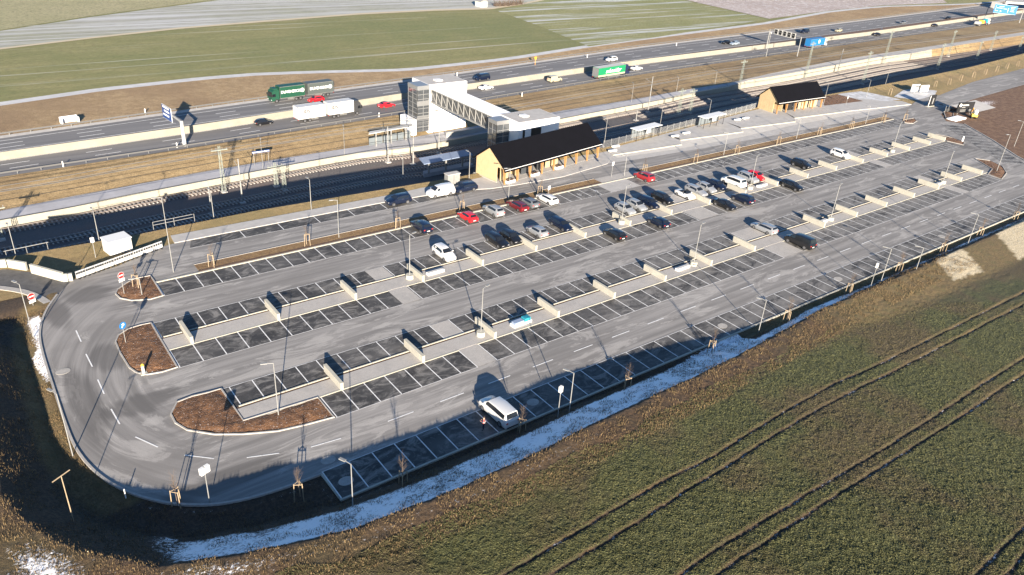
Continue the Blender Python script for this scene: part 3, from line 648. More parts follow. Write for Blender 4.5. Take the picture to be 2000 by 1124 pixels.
platform([(1196, 304), (1330, 283.5), (1327, 272), (1290, 262), (1182, 289)])
platform([(1328, 275), (1450, 258.5), (1446, 250), (1400, 234), (1290, 261.5)])
platform([(1446, 252), (1553, 238.5), (1552, 231), (1520, 214), (1480, 212), (1401, 233.5)])
platform([(1550, 232), (1650, 219), (1780, 205), (1762, 199), (1620, 190), (1606, 196), (1522, 214)])
# road out to the right, snowy forecourt, drive on the left
tess('access_road', pxs([(1782, 205), (1800, 192), (1836, 186), (1900, 160.5), (2000, 134), (2200, 80), (2230, 118), (2000, 166), (1912, 191), (1862, 207), (1840, 222)]), 'asphalt_lane', .008)
tess('gravel_yard', pxs([(1858, 207), (1905, 196), (1945, 211), (1900, 222)]), 'bus_slab', .03)
mat('dirty_snow', (.30, .29, .275), .8, col2=(.56, .57, .58), scale=.6)
tess('snowy_forecourt', pxs([(1625, 186), (1680, 180), (1700, 183), (1760, 196), (1730, 199), (1665, 193)]), 'dirty_snow', .175)
tess('snowy_yard', pxs([(1745, 190), (1765, 176), (1800, 174), (1830, 178), (1826, 186), (1806, 192), (1790, 196)]), 'dirty_snow', .02)
tess('soil_bed', pxs([(1605, 193), (1630, 184), (1686, 199), (1610, 208)]), 'island_soil', .178)
tess('drive', pxs([(-120, 530), (0, 525), (60, 532), (140, 550), (112, 577), (94, 590), (50, 568), (0, 560), (-120, 552)]), 'asphalt_patch', -.01)
kerb(smooth(pxs([(-120, 553), (0, 562), (50, 570), (78, 582), (93, 592)]), 2), .9, .05, m='kerb')
rk = flat('side_bays', [W(195.5, 66.5), W(199.6, 63.2), W(219.5, 87.2), W(215, 91)], 'asphalt_bay', ZB)
for k in range(13):
    a_ = Vector((195.7, 66.4, 0)).lerp(Vector((215.2, 90.8, 0)), k/12); b_ = Vector((199.5, 63.4, 0)).lerp(Vector((219.3, 87.3, 0)), k/12); t = (b_-a_).normalized(); nn = Vector((-t.y, t.x, 0))*.06
    MB().quad(*[(v_.x, v_.y, ZL) for v_ in (a_-nn, b_-nn, b_+nn, a_+nn)]).build('bay_line', MATS['paint'], rk)
# motorway paint -------------------------------------------------------
def lerpL(A_, B_, t): return [p.lerp(q, t) for p, q in zip(A_, B_)]
def along(pl, s0, period, length, w, zoff, parent, name='lane_dash', xmax=520):
    P = [Vector((p.x, p.y, p.z+zoff)) for p in pl]; cum = [0]
    for p, q in zip(P[:-1], P[1:]): cum.append(cum[-1]+(q-p).length)
    def at(s):
        i = min(max(np.searchsorted(cum, s)-1, 0), len(P)-2); t = (s-cum[i])/(cum[i+1]-cum[i]); return P[i].lerp(P[i+1], t)
    s = s0
    while s < cum[-1]-length:
        p, q = at(s), at(s+length)
        if p.x < xmax and p.x > -8:
            t = (q-p).normalized(); nn = Vector((-t.y, t.x, 0))*w/2
            MB().quad(p-nn, q-nn, q+nn, p+nn).build(name, MATS['paint'], parent)
        s += period
cn, cf = bpy.data.objects['motorway_near_carriageway'], bpy.data.objects['motorway_far_carriageway']
for A_, B_, o, ts in ((MNEAR, MLO, cn, (.42, .70)), (MHI, MFAR, cf, (.28, .55))):
    for t in ts: along(lerpL(A_, B_, t), 5.4 if t != .42 else 6.6, 15.3, 5., .22, .03, o)
for A_, B_, t, o in ((MNEAR, MLO, .19, cn), (MNEAR, MLO, .965, cn), (MHI, MFAR, .05, cf), (MHI, MFAR, .80, cf)):
    L0 = lerpL(A_, B_, t); mb = MB(); mb.strip([p+Vector((0, -.1, .03)) for p in L0], [p+Vector((0, .1, .03)) for p in L0]); mb.build('edge_line', MATS['paint'], o)
# ================================================================ vehicles
KIND = {}
def st(rows): return [dict(zip(('x', 'w', 'zb', 'zl', 'zt', 'wt'), r)) for r in rows]
KIND['hatch'] = dict(s=st([(2.08, .66, .30, .52, .58, .52), (1.96, .80, .22, .60, .70, .66), (1.45, .87, .20, .78, .87, .72), (.98, .88, .20, .90, .97, .74), (.25, .885, .20, .93, 1.42, .60), (-.6, .885, .20, .94, 1.47, .60), (-1.45, .88, .20, .96, 1.42, .57), (-1.92, .85, .22, .97, 1.00, .66), (-2.06, .80, .28, .86, .93, .60), (-2.10, .70, .36, .66, .74, .52)]), ws=3, rf=4, rr=6, rb=7, ax=(1.30, -1.27), r=.31)
KIND['suv'] = dict(s=st([(2.22, .70, .34, .62, .72, .56), (2.10, .84, .26, .74, .86, .70), (1.55, .91, .24, .92, 1.02, .76), (1.05, .92, .24, 1.04, 1.10, .78), (.35, .925, .24, 1.06, 1.58, .64), (-.6, .925, .24, 1.08, 1.66, .65), (-1.70, .92, .24, 1.10, 1.61, .62), (-2.08, .89, .26, 1.10, 1.14, .70), (-2.22, .84, .32, .95, 1.02, .64), (-2.26, .74, .40, .72, .80, .56)]), ws=3, rf=4, rr=6, rb=7, ax=(1.38, -1.34), r=.36)
KIND['estate'] = dict(s=st([(2.34, .68, .30, .52, .58, .54), (2.20, .82, .20, .62, .72, .68), (1.65, .89, .18, .78, .88, .74), (1.10, .90, .18, .90, .97, .76), (.35, .90, .18, .93, 1.40, .61), (-.7, .90, .18, .95, 1.46, .61), (-1.95, .89, .18, .97, 1.41, .58), (-2.25, .86, .22, .97, 1.02, .68), (-2.36, .80, .28, .86, .93, .62), (-2.40, .70, .36, .66, .74, .54)]), ws=3, rf=4, rr=6, rb=7, ax=(1.42, -1.40), r=.32)
KIND['sedan'] = dict(s=st([(2.36, .68, .30, .52, .58, .54), (2.22, .82, .20, .62, .72, .68), (1.65, .89, .18, .78, .88, .74), (1.12, .90, .18, .90, .96, .76), (.35, .90, .18, .92, 1.38, .60), (-.4, .90, .18, .94, 1.43, .60), (-1.0, .90, .18, .95, 1.37, .57), (-1.72, .88, .20, .97, 1.02, .72), (-2.28, .83, .26, .90, .98, .68), (-2.38, .72, .36, .66, .76, .56)]), ws=3, rf=4, rr=6, rb=7, ax=(1.42, -1.40), r=.32)
KIND['mpv'] = dict(s=st([(2.20, .70, .32, .58, .66, .56), (2.08, .84, .24, .70, .82, .70), (1.70, .89, .20, .88, .98, .74), (1.35, .90, .20, .98, 1.06, .76), (.45, .905, .20, 1.00, 1.58, .64), (-.6, .905, .20, 1.02, 1.66, .65), (-1.75, .90, .20, 1.04, 1.62, .62), (-2.06, .87, .22, 1.04, 1.08, .70), (-2.20, .82, .28, .92, 1.0, .64), (-2.24, .72, .36, .70, .78, .56)]), ws=3, rf=4, rr=6, rb=7, ax=(1.38, -1.33), r=.33)
KIND['van'] = dict(s=st([(2.56, .76, .32, .62, .74, .60), (2.42, .90, .24, .78, .94, .76), (2.05, .95, .22, 1.00, 1.12, .82), (1.62, .96, .22, 1.10, 1.18, .84), (.82, .965, .22, 1.14, 1.80, .74), (-.4, .965, .22, 1.16, 1.93, .76), (-2.22, .96, .22, 1.16, 1.90, .74), (-2.50, .94, .24, 1.14, 1.20, .80), (-2.58, .90, .30, 1.02, 1.08, .76), (-2.60, .82, .38, .70, .78, .66)]), ws=3, rf=4, rr=6, rb=7, ax=(1.62, -1.58), r=.35)
KIND['cabrio'] = dict(s=st([(2.02, .66, .28, .50, .56, .52), (1.90, .80, .20, .58, .68, .66), (1.40, .86, .18, .76, .84, .72), (.90, .87, .18, .86, .92, .74), (.42, .87, .18, .88, .93, .74), (-.5, .87, .18, .90, .94, .74), (-1.10, .87, .18, .92, .96, .74), (-1.60, .85, .20, .90, .95, .70), (-1.95, .78, .26, .82, .88, .60), (-2.02, .68, .36, .62, .70, .52)]), ws=3, rf=4, rr=6, rb=7, ax=(1.26, -1.22), r=.31)
def section(s, k=.05):
    w, zb, zl, zt, wt = s['w'], s['zb'], s['zl'], s['zt'], s['wt']
    e = min(k, (zt-zl)*.4)
    return [(0, zb), (w*.90, zb), (w*.985, zb+.14), (w, zb+(zl-zb)*.55), (w*.965, zl), (wt+ (w*.965-wt)*.06, zt-e), (wt*.82, zt), (0, zt+.012)]
PM = {}
def surf(kd, i, j, t, row0, row1, v):
    """point on the shell: between stations i and j, between outline points row0 and row1"""
    a_, b_ = section(kd['s'][i]), section(kd['s'][j]); x = kd['s'][i]['x']*(1-t)+kd['s'][j]['x']*t
    p = [a_[row0][k]*(1-t)+b_[row0][k]*t for k in (0, 1)]; q_ = [a_[row1][k]*(1-t)+b_[row1][k]*t for k in (0, 1)]
    return Vector((x, p[0]*(1-v)+q_[0]*v, p[1]*(1-v)+q_[1]*v))
def patch(rows, off):
    mb = MB(); n_ = len(rows[0])
    for A_, B_ in zip(rows[:-1], rows[1:]): mb.strip(A_, B_)
    vs_ = mb.v; c = sum((Vector(v_) for v_ in vs_), Vector())/len(vs_)
    nr = (Vector(rows[0][-1])-Vector(rows[0][0])).cross(Vector(rows[-1][0])-Vector(rows[0][0])).normalized()
    ref = Vector((c.x*.3, c.y, c.z-.75))
    if nr.dot(ref) < 0: nr = -nr
    mb.v = [tuple(Vector(v_)+nr*off) for v_ in vs_]; return mb
def car_parts(kind, colour, blind=False):
    key = (kind, colour, blind)
    if key in PM: return PM[key]
    kd = KIND[kind]; S = kd['s']; ringN = 14; mb = MB(); rings = []
    for s in S:
        h = section(s); ring = [(s['x'], y, z) for y, z in h]+[(s['x'], -y, z) for y, z in reversed(h[1:-1])]; rings.append(ring)
    n_ = len(rings[0])
    for ring in rings: mb.v += ring
    for i in range(len(rings)-1):
        for k in range(n_): mb.f.append((i*n_+k, i*n_+(k+1) % n_, (i+1)*n_+(k+1) % n_, (i+1)*n_+k))
    mb.f.append(tuple(range(n_))); L0 = (len(rings)-1)*n_; mb.f.append(tuple(range(L0+n_-1, L0-1, -1)))
    parts = [('body', mb.mesh('body', paint(colour), True, 28), [])]
    ws, rf, rr, rb = kd['ws'], kd['rf'], kd['rr'], kd['rb']; G = MATS['glass_dark']
    def across(i, j, t, w_): return [Vector((p.x, p.y*k, p.z)) for k in (-1, -.5, 0, .5, 1) for p in [surf(kd, i, j, t, 6, 6, 0)*1] for p in [Vector((p.x, p.y*w_/.82, p.z))]]
    if kind != 'cabrio':
        parts.append(('windscreen', patch([across(ws, rf, t, .93) for t in (.10, .5, .93)], .02).mesh('windscreen', G, True), []))
        parts.append(('rear_window', patch([across(rr, rb, t, .90) for t in (.10, .45, .80)], .02).mesh('rear_window', G, True), []))
        for sg in (1, -1):
            def side(i, j, t, v): p = surf(kd, i, j, t, 4, 5, v); return Vector((p.x, p.y*sg, p.z))
            spans = [(ws, rf, .62, 1.), (rf, rf+1, 0, 1.), (rf+1, rr, 0, .96)]
            if blind: spans = [(ws, rf, .45, 1.), (rf, rf+1, 0, .25)]
            lo, hi = [], []
            for i, j, t0, t1 in spans:
                for t in (t0, t1): lo.append(side(i, j, t, .14)); hi.append(side(i, j, t, .86))
            m2 = MB().strip(lo, hi); m2.v = [(x, y+sg*.014, z) for x, y, z in m2.v]; parts.append(('side_window', m2.mesh('side_window', G), []))
    else:
        m2 = MB().box(-1.15, .55, -.66, .66, .80, .975); parts.append(('cockpit', m2.mesh('cockpit', MATS['black']), []))
        fr = MB().quad((.86, -.66, .96), (.86, .66, .96), (.42, .58, 1.30), (.42, -.58, 1.30)); parts.append(('windscreen', fr.mesh('windscreen', G), []))
        parts.append(('seat', MB().box(-.35, -.15, -.55, -.1, .9, 1.18).box(-.35, -.15, .1, .55, .9, 1.18).mesh('seat', MATS['dark_steel']), []))
    zb = S[1]['zl']
    for sg in (1, -1):
        x0 = S[0]['x']; parts.append(('headlight', MB().box(S[1]['x']-.12, S[1]['x']+.10, sg*S[1]['w']*.60-.16, sg*S[1]['w']*.60+.16, zb-.10, zb+.03).mesh('headlight', MATS['lamp_clear']), []))
        xr = S[-2]['x']; parts.append(('tail_light', MB().box(xr-.03, xr+.12, sg*S[-2]['w']*.82-.12, sg*S[-2]['w']*.82+.12, S[-2]['zl']-.18, S[-2]['zl']+.0).mesh('tail_light', MATS['lamp_red']), []))
        parts.append(('mirror', MB().box(S[ws]['x']-.35, S[ws]['x']-.2, sg*(S[ws]['w']+.09)-.10, sg*(S[ws]['w']+.09)+.10, S[ws]['zl']+.02, S[ws]['zl']+.16).mesh('mirror', paint(colour)), []))
    zp = S[-1]['zl']; parts.append(('number_plate', MB().box(S[-1]['x']-.025, S[-1]['x']+.02, -.26, .26, zp-.14, zp-.03).mesh('number_plate', MATS['white']), []))
    parts.append(('bumper', MB().box(S[-1]['x']-.03, S[-1]['x']+.1, -.72, .72, .28, .40).mesh('bumper', MATS['rubber']), []))
    r = kd['r']
    for x in kd['ax']:
        for sg in (1, -1):
            y = sg*(S[4]['w']-.11); wm = MB().tube((x, y-.115*sg, r), (x, y+.125*sg, r), r, r, 16).mesh('wheel', MATS['rubber'])
            rm = MB().tube((x, y+.10*sg, r), (x, y+.135*sg, r), r*.68, r*.66, 12).mesh('rim', MATS['rim']); parts.append(('wheel', wm, [('rim', rm)]))
    PM[key] = parts; return parts
CARS = []
def car(kind, colour, loc, rz, label, name='parked_car', cat='car', group=None, blind=False):
    root = empty(name, loc, rz)
    for nm_, me_, sub in car_parts(kind, colour, blind):
        o = obj(nm_, me_, root)
        for n2, m2 in sub: obj(n2, m2, o)
    return tag(root, label, cat, group)
def parked(kind, colour, px, py, y, out, label, **kw):
    """px,py: middle of the footprint; y: middle of the row; out=True when the nose points to the field side"""
    p = g(px, py); return car(kind, colour, (p.x, y if y else p.y, .012), -math.pi/2 if out else math.pi/2, label, **kw)
GPK = 'cars parked in the bays'
for a_ in (
    ('suv', 'white', 868, 503, 87.5, 1, 'white compact suv parked alone beside a concrete slab, nose to the paved strip'),
    ('estate', 'black', 973, 478, 87.4, 1, 'black estate car parked tight beside another black car, farther from the slab'),
    ('hatch', 'black', 998, 470, 87.4, 1, 'black hatchback squeezed between a black estate and a concrete slab'),
    ('hatch', 'silver', 1047, 457, 87.3, 0, 'silver hatchback parked tail to the paved strip, one bay from a dark blue estate'),
    ('estate', 'blue', 1092, 443, 87.4, 1, 'dark blue estate parked beside a concrete slab, bays empty beyond it'),
    ('hatch', 'silver', 1212, 410, 87.3, 1, 'silver hatchback parked next to a lamp post on a drum base'),
    ('hatch', 'silver', 1236, 404, 87.5, 1, 'silver hatchback with dark windscreen parked beside a dark blue estate'),
    ('estate', 'blue', 1264, 400, 87.3, 1, 'dark blue estate parked between a silver hatchback and a black suv'),
    ('suv', 'black', 1288, 392, 87.5, 1, 'black suv parked next to a slab and the paved cross path'),
    ('cabrio', 'white', 1333, 383, 87.2, 1, 'white convertible with open black cockpit parked on the paved cross path'),
    ('estate', 'silver', 1357, 378, 87.3, 1, 'large silver estate parked beside the white convertible'),
    ('hatch', 'silver', 1377, 372, 87.5, 1, 'silver hatchback parked between the large silver estate and a dark grey hatchback'),
    ('hatch', 'blue', 1396, 366, 87.6, 1, 'dark grey-blue hatchback parked behind two silver cars'),
    ('mpv', 'silver', 1456, 352, 87.2, 1, 'silver people carrier parked between the white van and a red car'),
    ('hatch', 'red', 1471, 347, 87.3, 1, 'bright red hatchback parked beside a silver people carrier'),
    ('suv', 'black', 1556, 324, 87.3, 1, 'black suv parked alone two bays from a concrete slab'),
    ('mpv', 'white', 1635, 305, 87.4, 1, 'white mini people carrier parked alone at the far end of the row'),
    ('hatch', 'black', 1191, 459, 80.2, 0, 'black hatchback parked alone tail to the lane, beside the drum-based lamp'),
    ('hatch', 'blue', 1277, 436, 80.2, 0, 'dark blue hatchback parked alone tail to the lane near the cross path'),
    ('sedan', 'black', 1407, 402, 80.0, 1, 'black saloon parked nose to the lane beside a dark blue people carrier'),
    ('mpv', 'blue', 1441, 391, 80.2, 0, 'dark blue people carrier parked tail to the lane beside a black saloon'),
    ('estate', 'black', 1542, 367, 80.1, 1, 'black estate parked alone nose to the lane beyond the last slab'),
    ('suv', 'blue', 814, 443, 97.7, 0, 'dark blue suv parked alone under a staked sapling by the planted strip'),
    ('hatch', 'red', 911, 428, 97.6, 0, 'bright red coupe parked by the planted strip, next to an empty bay'),
    ('suv', 'silver', 957, 414, 97.6, 0, 'silver suv parked by the planted strip, between red and dark red cars'),
    ('estate', 'darkred', 1004, 404, 97.6, 0, 'dark red estate parked by the planted strip against a grey hatchback'),
    ('hatch', 'grey', 1028, 399, 97.7, 0, 'grey hatchback parked half hidden behind the dark red estate'),
    ('estate', 'white', 1066, 393, 97.6, 0, 'white estate parked by the planted strip under a staked sapling'),
    ('mpv', 'maroon', 1253, 349, 97.7, 0, 'red people carrier parked alone beside the paved crossing in the planted strip'),
    ('estate', 'silver', 1490, 451, 69.4, 0, 'silver estate parked on the paved cross path between slabs'),
): parked(a_[0], a_[1], a_[2], a_[3], a_[4], a_[5], a_[6], group=GPK)
parked('van', 'white', 975, 815, 52.0, 0, 'white passenger van parked in the shade at the field-side bays beside a person', name='passenger_van', cat='van')
parked('van', 'white', 1424, 359, 87.0, 0, 'white passenger van parked tail to the paved strip beside a silver people carrier', name='passenger_van', cat='van')
parked('van', 'black', 1556, 477, 62.6, 0, 'black van parked on the cross path, tail to the lane', name='parked_van', cat='van', blind=True)
car('suv', 'blue', (g(775, 396).x, 109.0, .012), math.pi, 'dark blue suv parked along the kerb by the railway', group=GPK)
car('van', 'white', (g(856, 379).x, 109.0, .012), math.pi-.02, 'white delivery van parked along the kerb by a grey utility box', name='delivery_van', cat='van', blind=True)
car('estate', 'blue', (g(906, 372).x, 108.8, .012), math.pi-.03, 'dark blue estate parked behind the white delivery van along the kerb', group=GPK)
# traffic
def mdir(px, py, z):
    p, q = g(px, py, z), None
    i = min(range(len(U)-1), key=lambda k: (MNEAR[k]-p).length); d = MNEAR[i+1]-MNEAR[i]; return p, math.atan2(d.y, d.x)
def traffic(kind, colour, px, py, near, label, **kw):
    z = ZM if near else ZF; p, a_ = mdir(px, py, z)
    return car(kind, colour, (p.x, p.y, z+.035), a_ if near else a_+math.pi, label, name=kw.pop('name', 'moving_car'), group='traffic on the motorway', **kw)
for a_ in (('hatch', 'black', 515, 244, 1, 'black hatchback driving behind the white road train on the motorway'), ('sedan', 'red', 755, 210, 1, 'red saloon driving ahead of the white road train'),
           ('hatch', 'red', 617, 199, 0, 'red car overtaking the dark green road train'), ('sedan', 'white', 949, 175, 1, 'white saloon driving past the footbridge tower'),
           ('sedan', 'white', 1243, 137, 1, 'white saloon driving ahead of the green curtain-side lorry'), ('suv', 'white', 1194, 120, 0, 'white suv driving on the far carriageway past the green lorry'),
           ('hatch', 'black', 1417, 86, 0, 'dark hatchback driving beside a pale blue estate on the far carriageway'), ('estate', 'paleblue', 1434, 88, 0, 'pale blue estate driving beside a dark hatchback on the far carriageway'),
           ('hatch', 'beige', 1637, 62.5, 0, 'beige small car following a dark blue van on the far carriageway'), ('sedan', 'black', 1713, 70, 1, 'black saloon driving beside a second dark car, on the verge side'),
           ('hatch', 'blue', 1722, 63, 1, 'dark blue hatchback driving beside a black saloon, on the median side'), ('hatch', 'grey', 1763, 47, 0, 'grey hatchback driving alone on the far carriageway'),
           ('sedan', 'black', 1825, 52, 1, 'black saloon driving alone behind the loaded flatbed lorry'), ('hatch', 'black', 1851, 38, 0, 'black hatchback driving on the far carriageway near the blue direction sign')):
    traffic(*a_)
traffic('van', 'blue', 941, 157, 0, 'dark blue passenger van driving on the far carriageway past the footbridge', cat='van', name='moving_van')
traffic('van', 'beige', 1083, 160, 1, 'pale beige panel van driving behind the green curtain-side lorry', cat='van', name='moving_van', blind=True)
traffic('van', 'blue', 1571, 65, 0, 'dark blue van driving beyond the matrix sign gantry', cat='van', name='moving_van')
# lorries ---------------------------------------------------------------
mat('truck_green', (.005, .048, .026), .5); mat('truck_dark', (.055, .065, .062), .5); mat('truck_bright_green', (.006, .17, .07), .5); mat('truck_blue', (.012, .12, .30), .45); mat('truck_navy', (.010, .016, .05), .4)
mat('chassis', (.10, .10, .095), .7, var=.3, scale=2); mat('truck_white', (.42, .42, .41), .45); mat('truck_red', (.35, .015, .01), .5)
def wheel(root, x, y, r=.5, w=.3):
    sg = 1 if y > 0 else -1; o = MB().tube((x, y-w/2, r), (x, y+w/2, r), r, r, 14).build('wheel', MATS['rubber'], root); MB().tube((x, y+sg*w/2, r), (x, y+sg*(w/2+.03), r), r*.55, r*.5, 10).build('rim', MATS['rim'], o)
def cab(root, xf, m, h=3.3):
    c = MB().side([(xf, .55), (xf+.02, 1.5), (xf-.28, h-.35), (xf-.75, h), (xf-2.05, h), (xf-2.1, .9), (xf-.4, .55)], -1.22, 1.22).build('cab', MATS[m], root, False)
    MB().quad((xf+.03, -1.1, 1.6), (xf+.03, 1.1, 1.6), (xf-.235, 1.05, h-.55), (xf-.235, -1.05, h-.55)).build('windscreen', MATS['glass_dark'], c)
    for s in (1, -1):
        MB().quad((xf-.2, s*1.235, 1.65), (xf-1.1, s*1.235, 1.65), (xf-1.1, s*1.235, 2.35), (xf-.4, s*1.235, 2.35)).build('side_window', MATS['glass_dark'], c)
        MB().box(xf-.05, xf+.05, s*.95-.18, s*.95+.18, .75, .95).build('headlight', MATS['lamp_clear'], root)
        MB().box(xf-.2, xf+.05, s*1.42-.1, s*1.42+.1, 1.7, 2.35).build('mirror', MATS['black'], root)
    MB().box(xf-1.9, xf-.7, -1.0, 1.0, h, h+.35).build('roof_fairing', MATS[m], c)
def boxbody(root, x0, x1, m, z0=1.05, z1=3.95, roof=None, name='cargo_box'):
    o = MB().box(x0, x1, -1.27, 1.27, z0, z1).build(name, MATS[m], root); f = MB()
    for s in (1, -1):
        f.box(x0-.012, x1+.012, s*1.27-.02, s*1.27+.02, z0-.03, z0+.10).box(x0-.012, x1+.012, s*1.27-.02, s*1.27+.02, z1-.10, z1+.015)
        for x in (x0, x1): f.box(x-.03, x+.03, s*1.27-.02, s*1.27+.02, z0+.1, z1-.1)
    f.build('edge_rail', MATS['chassis' if m != 'truck_white' else 'off_white'], o)
    if roof: MB().box(x0+.02, x1-.02, -1.25, 1.25, z1, z1+.015).build('roof_sheet', MATS[roof], o)
    MB().box(x0-.03, x0-.012, -1.2, 1.2, z0+.1, z1-.1).build('rear_door', MATS['steel'] if roof else MATS[m], o)
    MB().box(x0+.1, x1-.1, -.5, .5, .75, z0-.01).build('chassis', MATS['chassis'], root)
    for s in (1, -1): MB().box(x0+2.6, x1-2.0, s*1.2-.03, s*1.2+.03, .55, z0-.08).build('side_guard', MATS['chassis'], root)
    for s in (1, -1): MB().box(x0-.04, x0-.01, s*1.0-.2, s*1.0+.2, .8, .98).build('tail_light', MATS['lamp_red'], root)
    return o
def side_text(o, txt, x, z, size, m='white', sgn=-1, shear=0., bold=.0):
    me = text_mesh(txt, size, MATS[m], 0, shear, bold); t = obj('lettering', me, o)
    t.rotation_euler = (math.pi/2, 0, 0 if sgn < 0 else math.pi); t.location = (x, sgn*1.285, z); return t
def lorry(name, px, py, near, label):
    z = ZM if near else ZF; p, a_ = mdir(px, py, z); return tag(empty(name, (p.x, p.y, z+.035), a_ if near else a_+math.pi), label, 'lorry')
r = lorry('road_train', 590, 193, 0, 'dark green road train with two curtain-sided boxes and white lettering on the motorway'); cab(r, 8.9, 'truck_green')
b1 = boxbody(r, -.3, 6.6, 'truck_green'); b2 = boxbody(r, -8.6, -1.2, 'truck_dark')
for b_, x in ((b1, 3.15), (b2, -4.9)):
    t = side_text(b_, 'DUVENBECK', x+.45, 2.55, .95, sgn=1, bold=.022)
    MB().tube((x-2.75, 1.28, 2.6), (x-2.75, 1.295, 2.6), .52, .52, 16).build('emblem', MATS['white'], b_); e_ = obj('emblem_letter', text_mesh('D', .8, MATS['truck_green'], 0, 0, .03), b_); e_.rotation_euler = (math.pi/2, 0, math.pi); e_.location = (x-2.75, 1.31, 2.6)
for x in (7.6, 2.2, 1.0, -5.6, -6.9):
    for s in (1, -1): wheel(r, x, s*1.08)
r = lorry('road_train', 641, 231, 1, 'white road train with two rounded white boxes and a dark cab on the motorway'); cab(r, 8.9, 'dark_steel')
b1 = boxbody(r, -.4, 6.6, 'truck_white'); b2 = boxbody(r, -8.6, -1.3, 'truck_white')
side_text(b1, 'IDS', 1.3, 2.75, 1.15, 'black', bold=.03); side_text(b2, 'IDS', -6.3, 2.75, 1.15, 'black', bold=.03)
for x in (7.6, 2.2, 1.0, -5.6, -6.9):
    for s in (1, -1): wheel(r, x, s*1.08)
r = lorry('articulated_lorry', 1192, 152, 1, 'articulated lorry with bright green curtain side and white slanted lettering on the motorway'); cab(r, 8.0, 'truck_navy')
b1 = boxbody(r, -7.6, 5.6, 'truck_bright_green', 1.05, 3.95, 'off_white'); side_text(b1, 'schneider', -.4, 2.6, 1.9, shear=.35, bold=.03); MB().box(-7.5, 5.5, -1.29, -1.275, 1.15, 1.6).build('lower_stripe', MATS['beige_stripe'] if 'beige_stripe' in MATS else mat('beige_stripe', (.35, .38, .22), .6), b1)
for x in (6.7, 3.6, -3.4, -4.7, -6.0):
    for s in (1, -1): wheel(r, x, s*1.08)
r = lorry('box_lorry', 1592, 93, 1, 'blue box lorry with a white round emblem passing under the matrix sign gantry'); cab(r, 6.8, 'truck_white', 3.0)
b1 = boxbody(r, -6.8, 4.5, 'truck_blue', 1.0, 3.9); MB().tube((0, -1.275, 2.6), (0, -1.295, 2.6), .75, .75, 18).build('emblem', MATS['white'], b1)
for x in (5.6, -3.0, -4.3):
    for s in (1, -1): wheel(r, x, s*1.08)
r = lorry('flatbed_lorry', 1916, 50, 1, 'flatbed lorry carrying yellow and green machines below the blue direction sign'); cab(r, 8.2, 'truck_white', 3.0)
MB().box(-8, 5.9, -1.25, 1.25, .95, 1.15).build('flatbed', MATS['chassis'], r)
for x0, x1, z1, m in ((-7.6, -3.2, 2.3, 'off_white'), (-2.6, .8, 2.7, 'yellow'), (1.3, 2.6, 2.2, 'truck_red'), (3.2, 5.5, 3.1, 'teal')):
    MB().side([(x0, 1.16), (x1, 1.16), (x1, z1*.7), (x1-.5, z1), (x0+.7, z1), (x0, z1*.75)], -.95, .95).build('load', MATS[m], r)
for x in (7, 3.6, -3.4, -4.7, -6.0):
    for s in (1, -1): wheel(r, x, s*1.08)
# ================================================================ railway
def oline(dy, z, sel=None): return [Vector((p.x, p.y-dy, ZT[i]+z)) for i, p in enumerate(FBOT) if sel is None or sel(U[i])]
def rail_profile(pl, w=.075, h=.16):
    mb = MB(); A_ = [p+Vector((0, -w/2, h)) for p in pl]; B_ = [p+Vector((0, w/2, h)) for p in pl]; C_ = [p+Vector((0, -w/2, 0)) for p in pl]; D_ = [p+Vector((0, w/2, 0)) for p in pl]
    mb.strip(A_, B_); mb.strip(C_, A_); mb.strip(B_, D_); return mb
mat('rail_steel', (.30, .26, .23), .35, .5, var=.2, scale=1.5); mat('sleeper', (.30, .28, .255), .9, var=.2, scale=3)
TRK = [(1.9, 'beside the platform', lambda u: True), (10.3, 'in the middle of the cutting', lambda u: True), (14.6, 'next to the near cutting wall', lambda u: True), (6.1, 'branching in beyond the station', lambda u: u > 1180)]
for dy, where, sel in TRK:
    t = tag(empty('railway_track', oline(dy, .05, sel)[0]), 'railway track %s with steel rails on concrete sleepers' % where, 'railway track'); M0 = Matrix.Translation(-t.location)
    P = oline(dy, .1, sel)
    for s in (-.75, .75):
        o = rail_profile([p+Vector((0, s, .1)) for p in P]).build('rail', MATS['rail_steel'], t); o.matrix_local = M0
    cum = 0; mb = MB(); nxt = 0
    for p, q in zip(P[:-1], P[1:]):
        L_ = (q-p).length; a_ = math.atan2(q.y-p.y, q.x-p.x)
        while nxt < cum+L_:
            c_ = p.lerp(q, (nxt-cum)/L_)
            if -6 < c_.x < 330: mb.box(-.13, .13, -1.3, 1.3, -.08, .1, Matrix.Translation(c_) @ Matrix.Rotation(a_, 4, 'Z'))
            nxt += .75
        cum += L_
    o = mb.build('sleepers', MATS['sleeper'], t); o.matrix_local = M0; stuff(o)
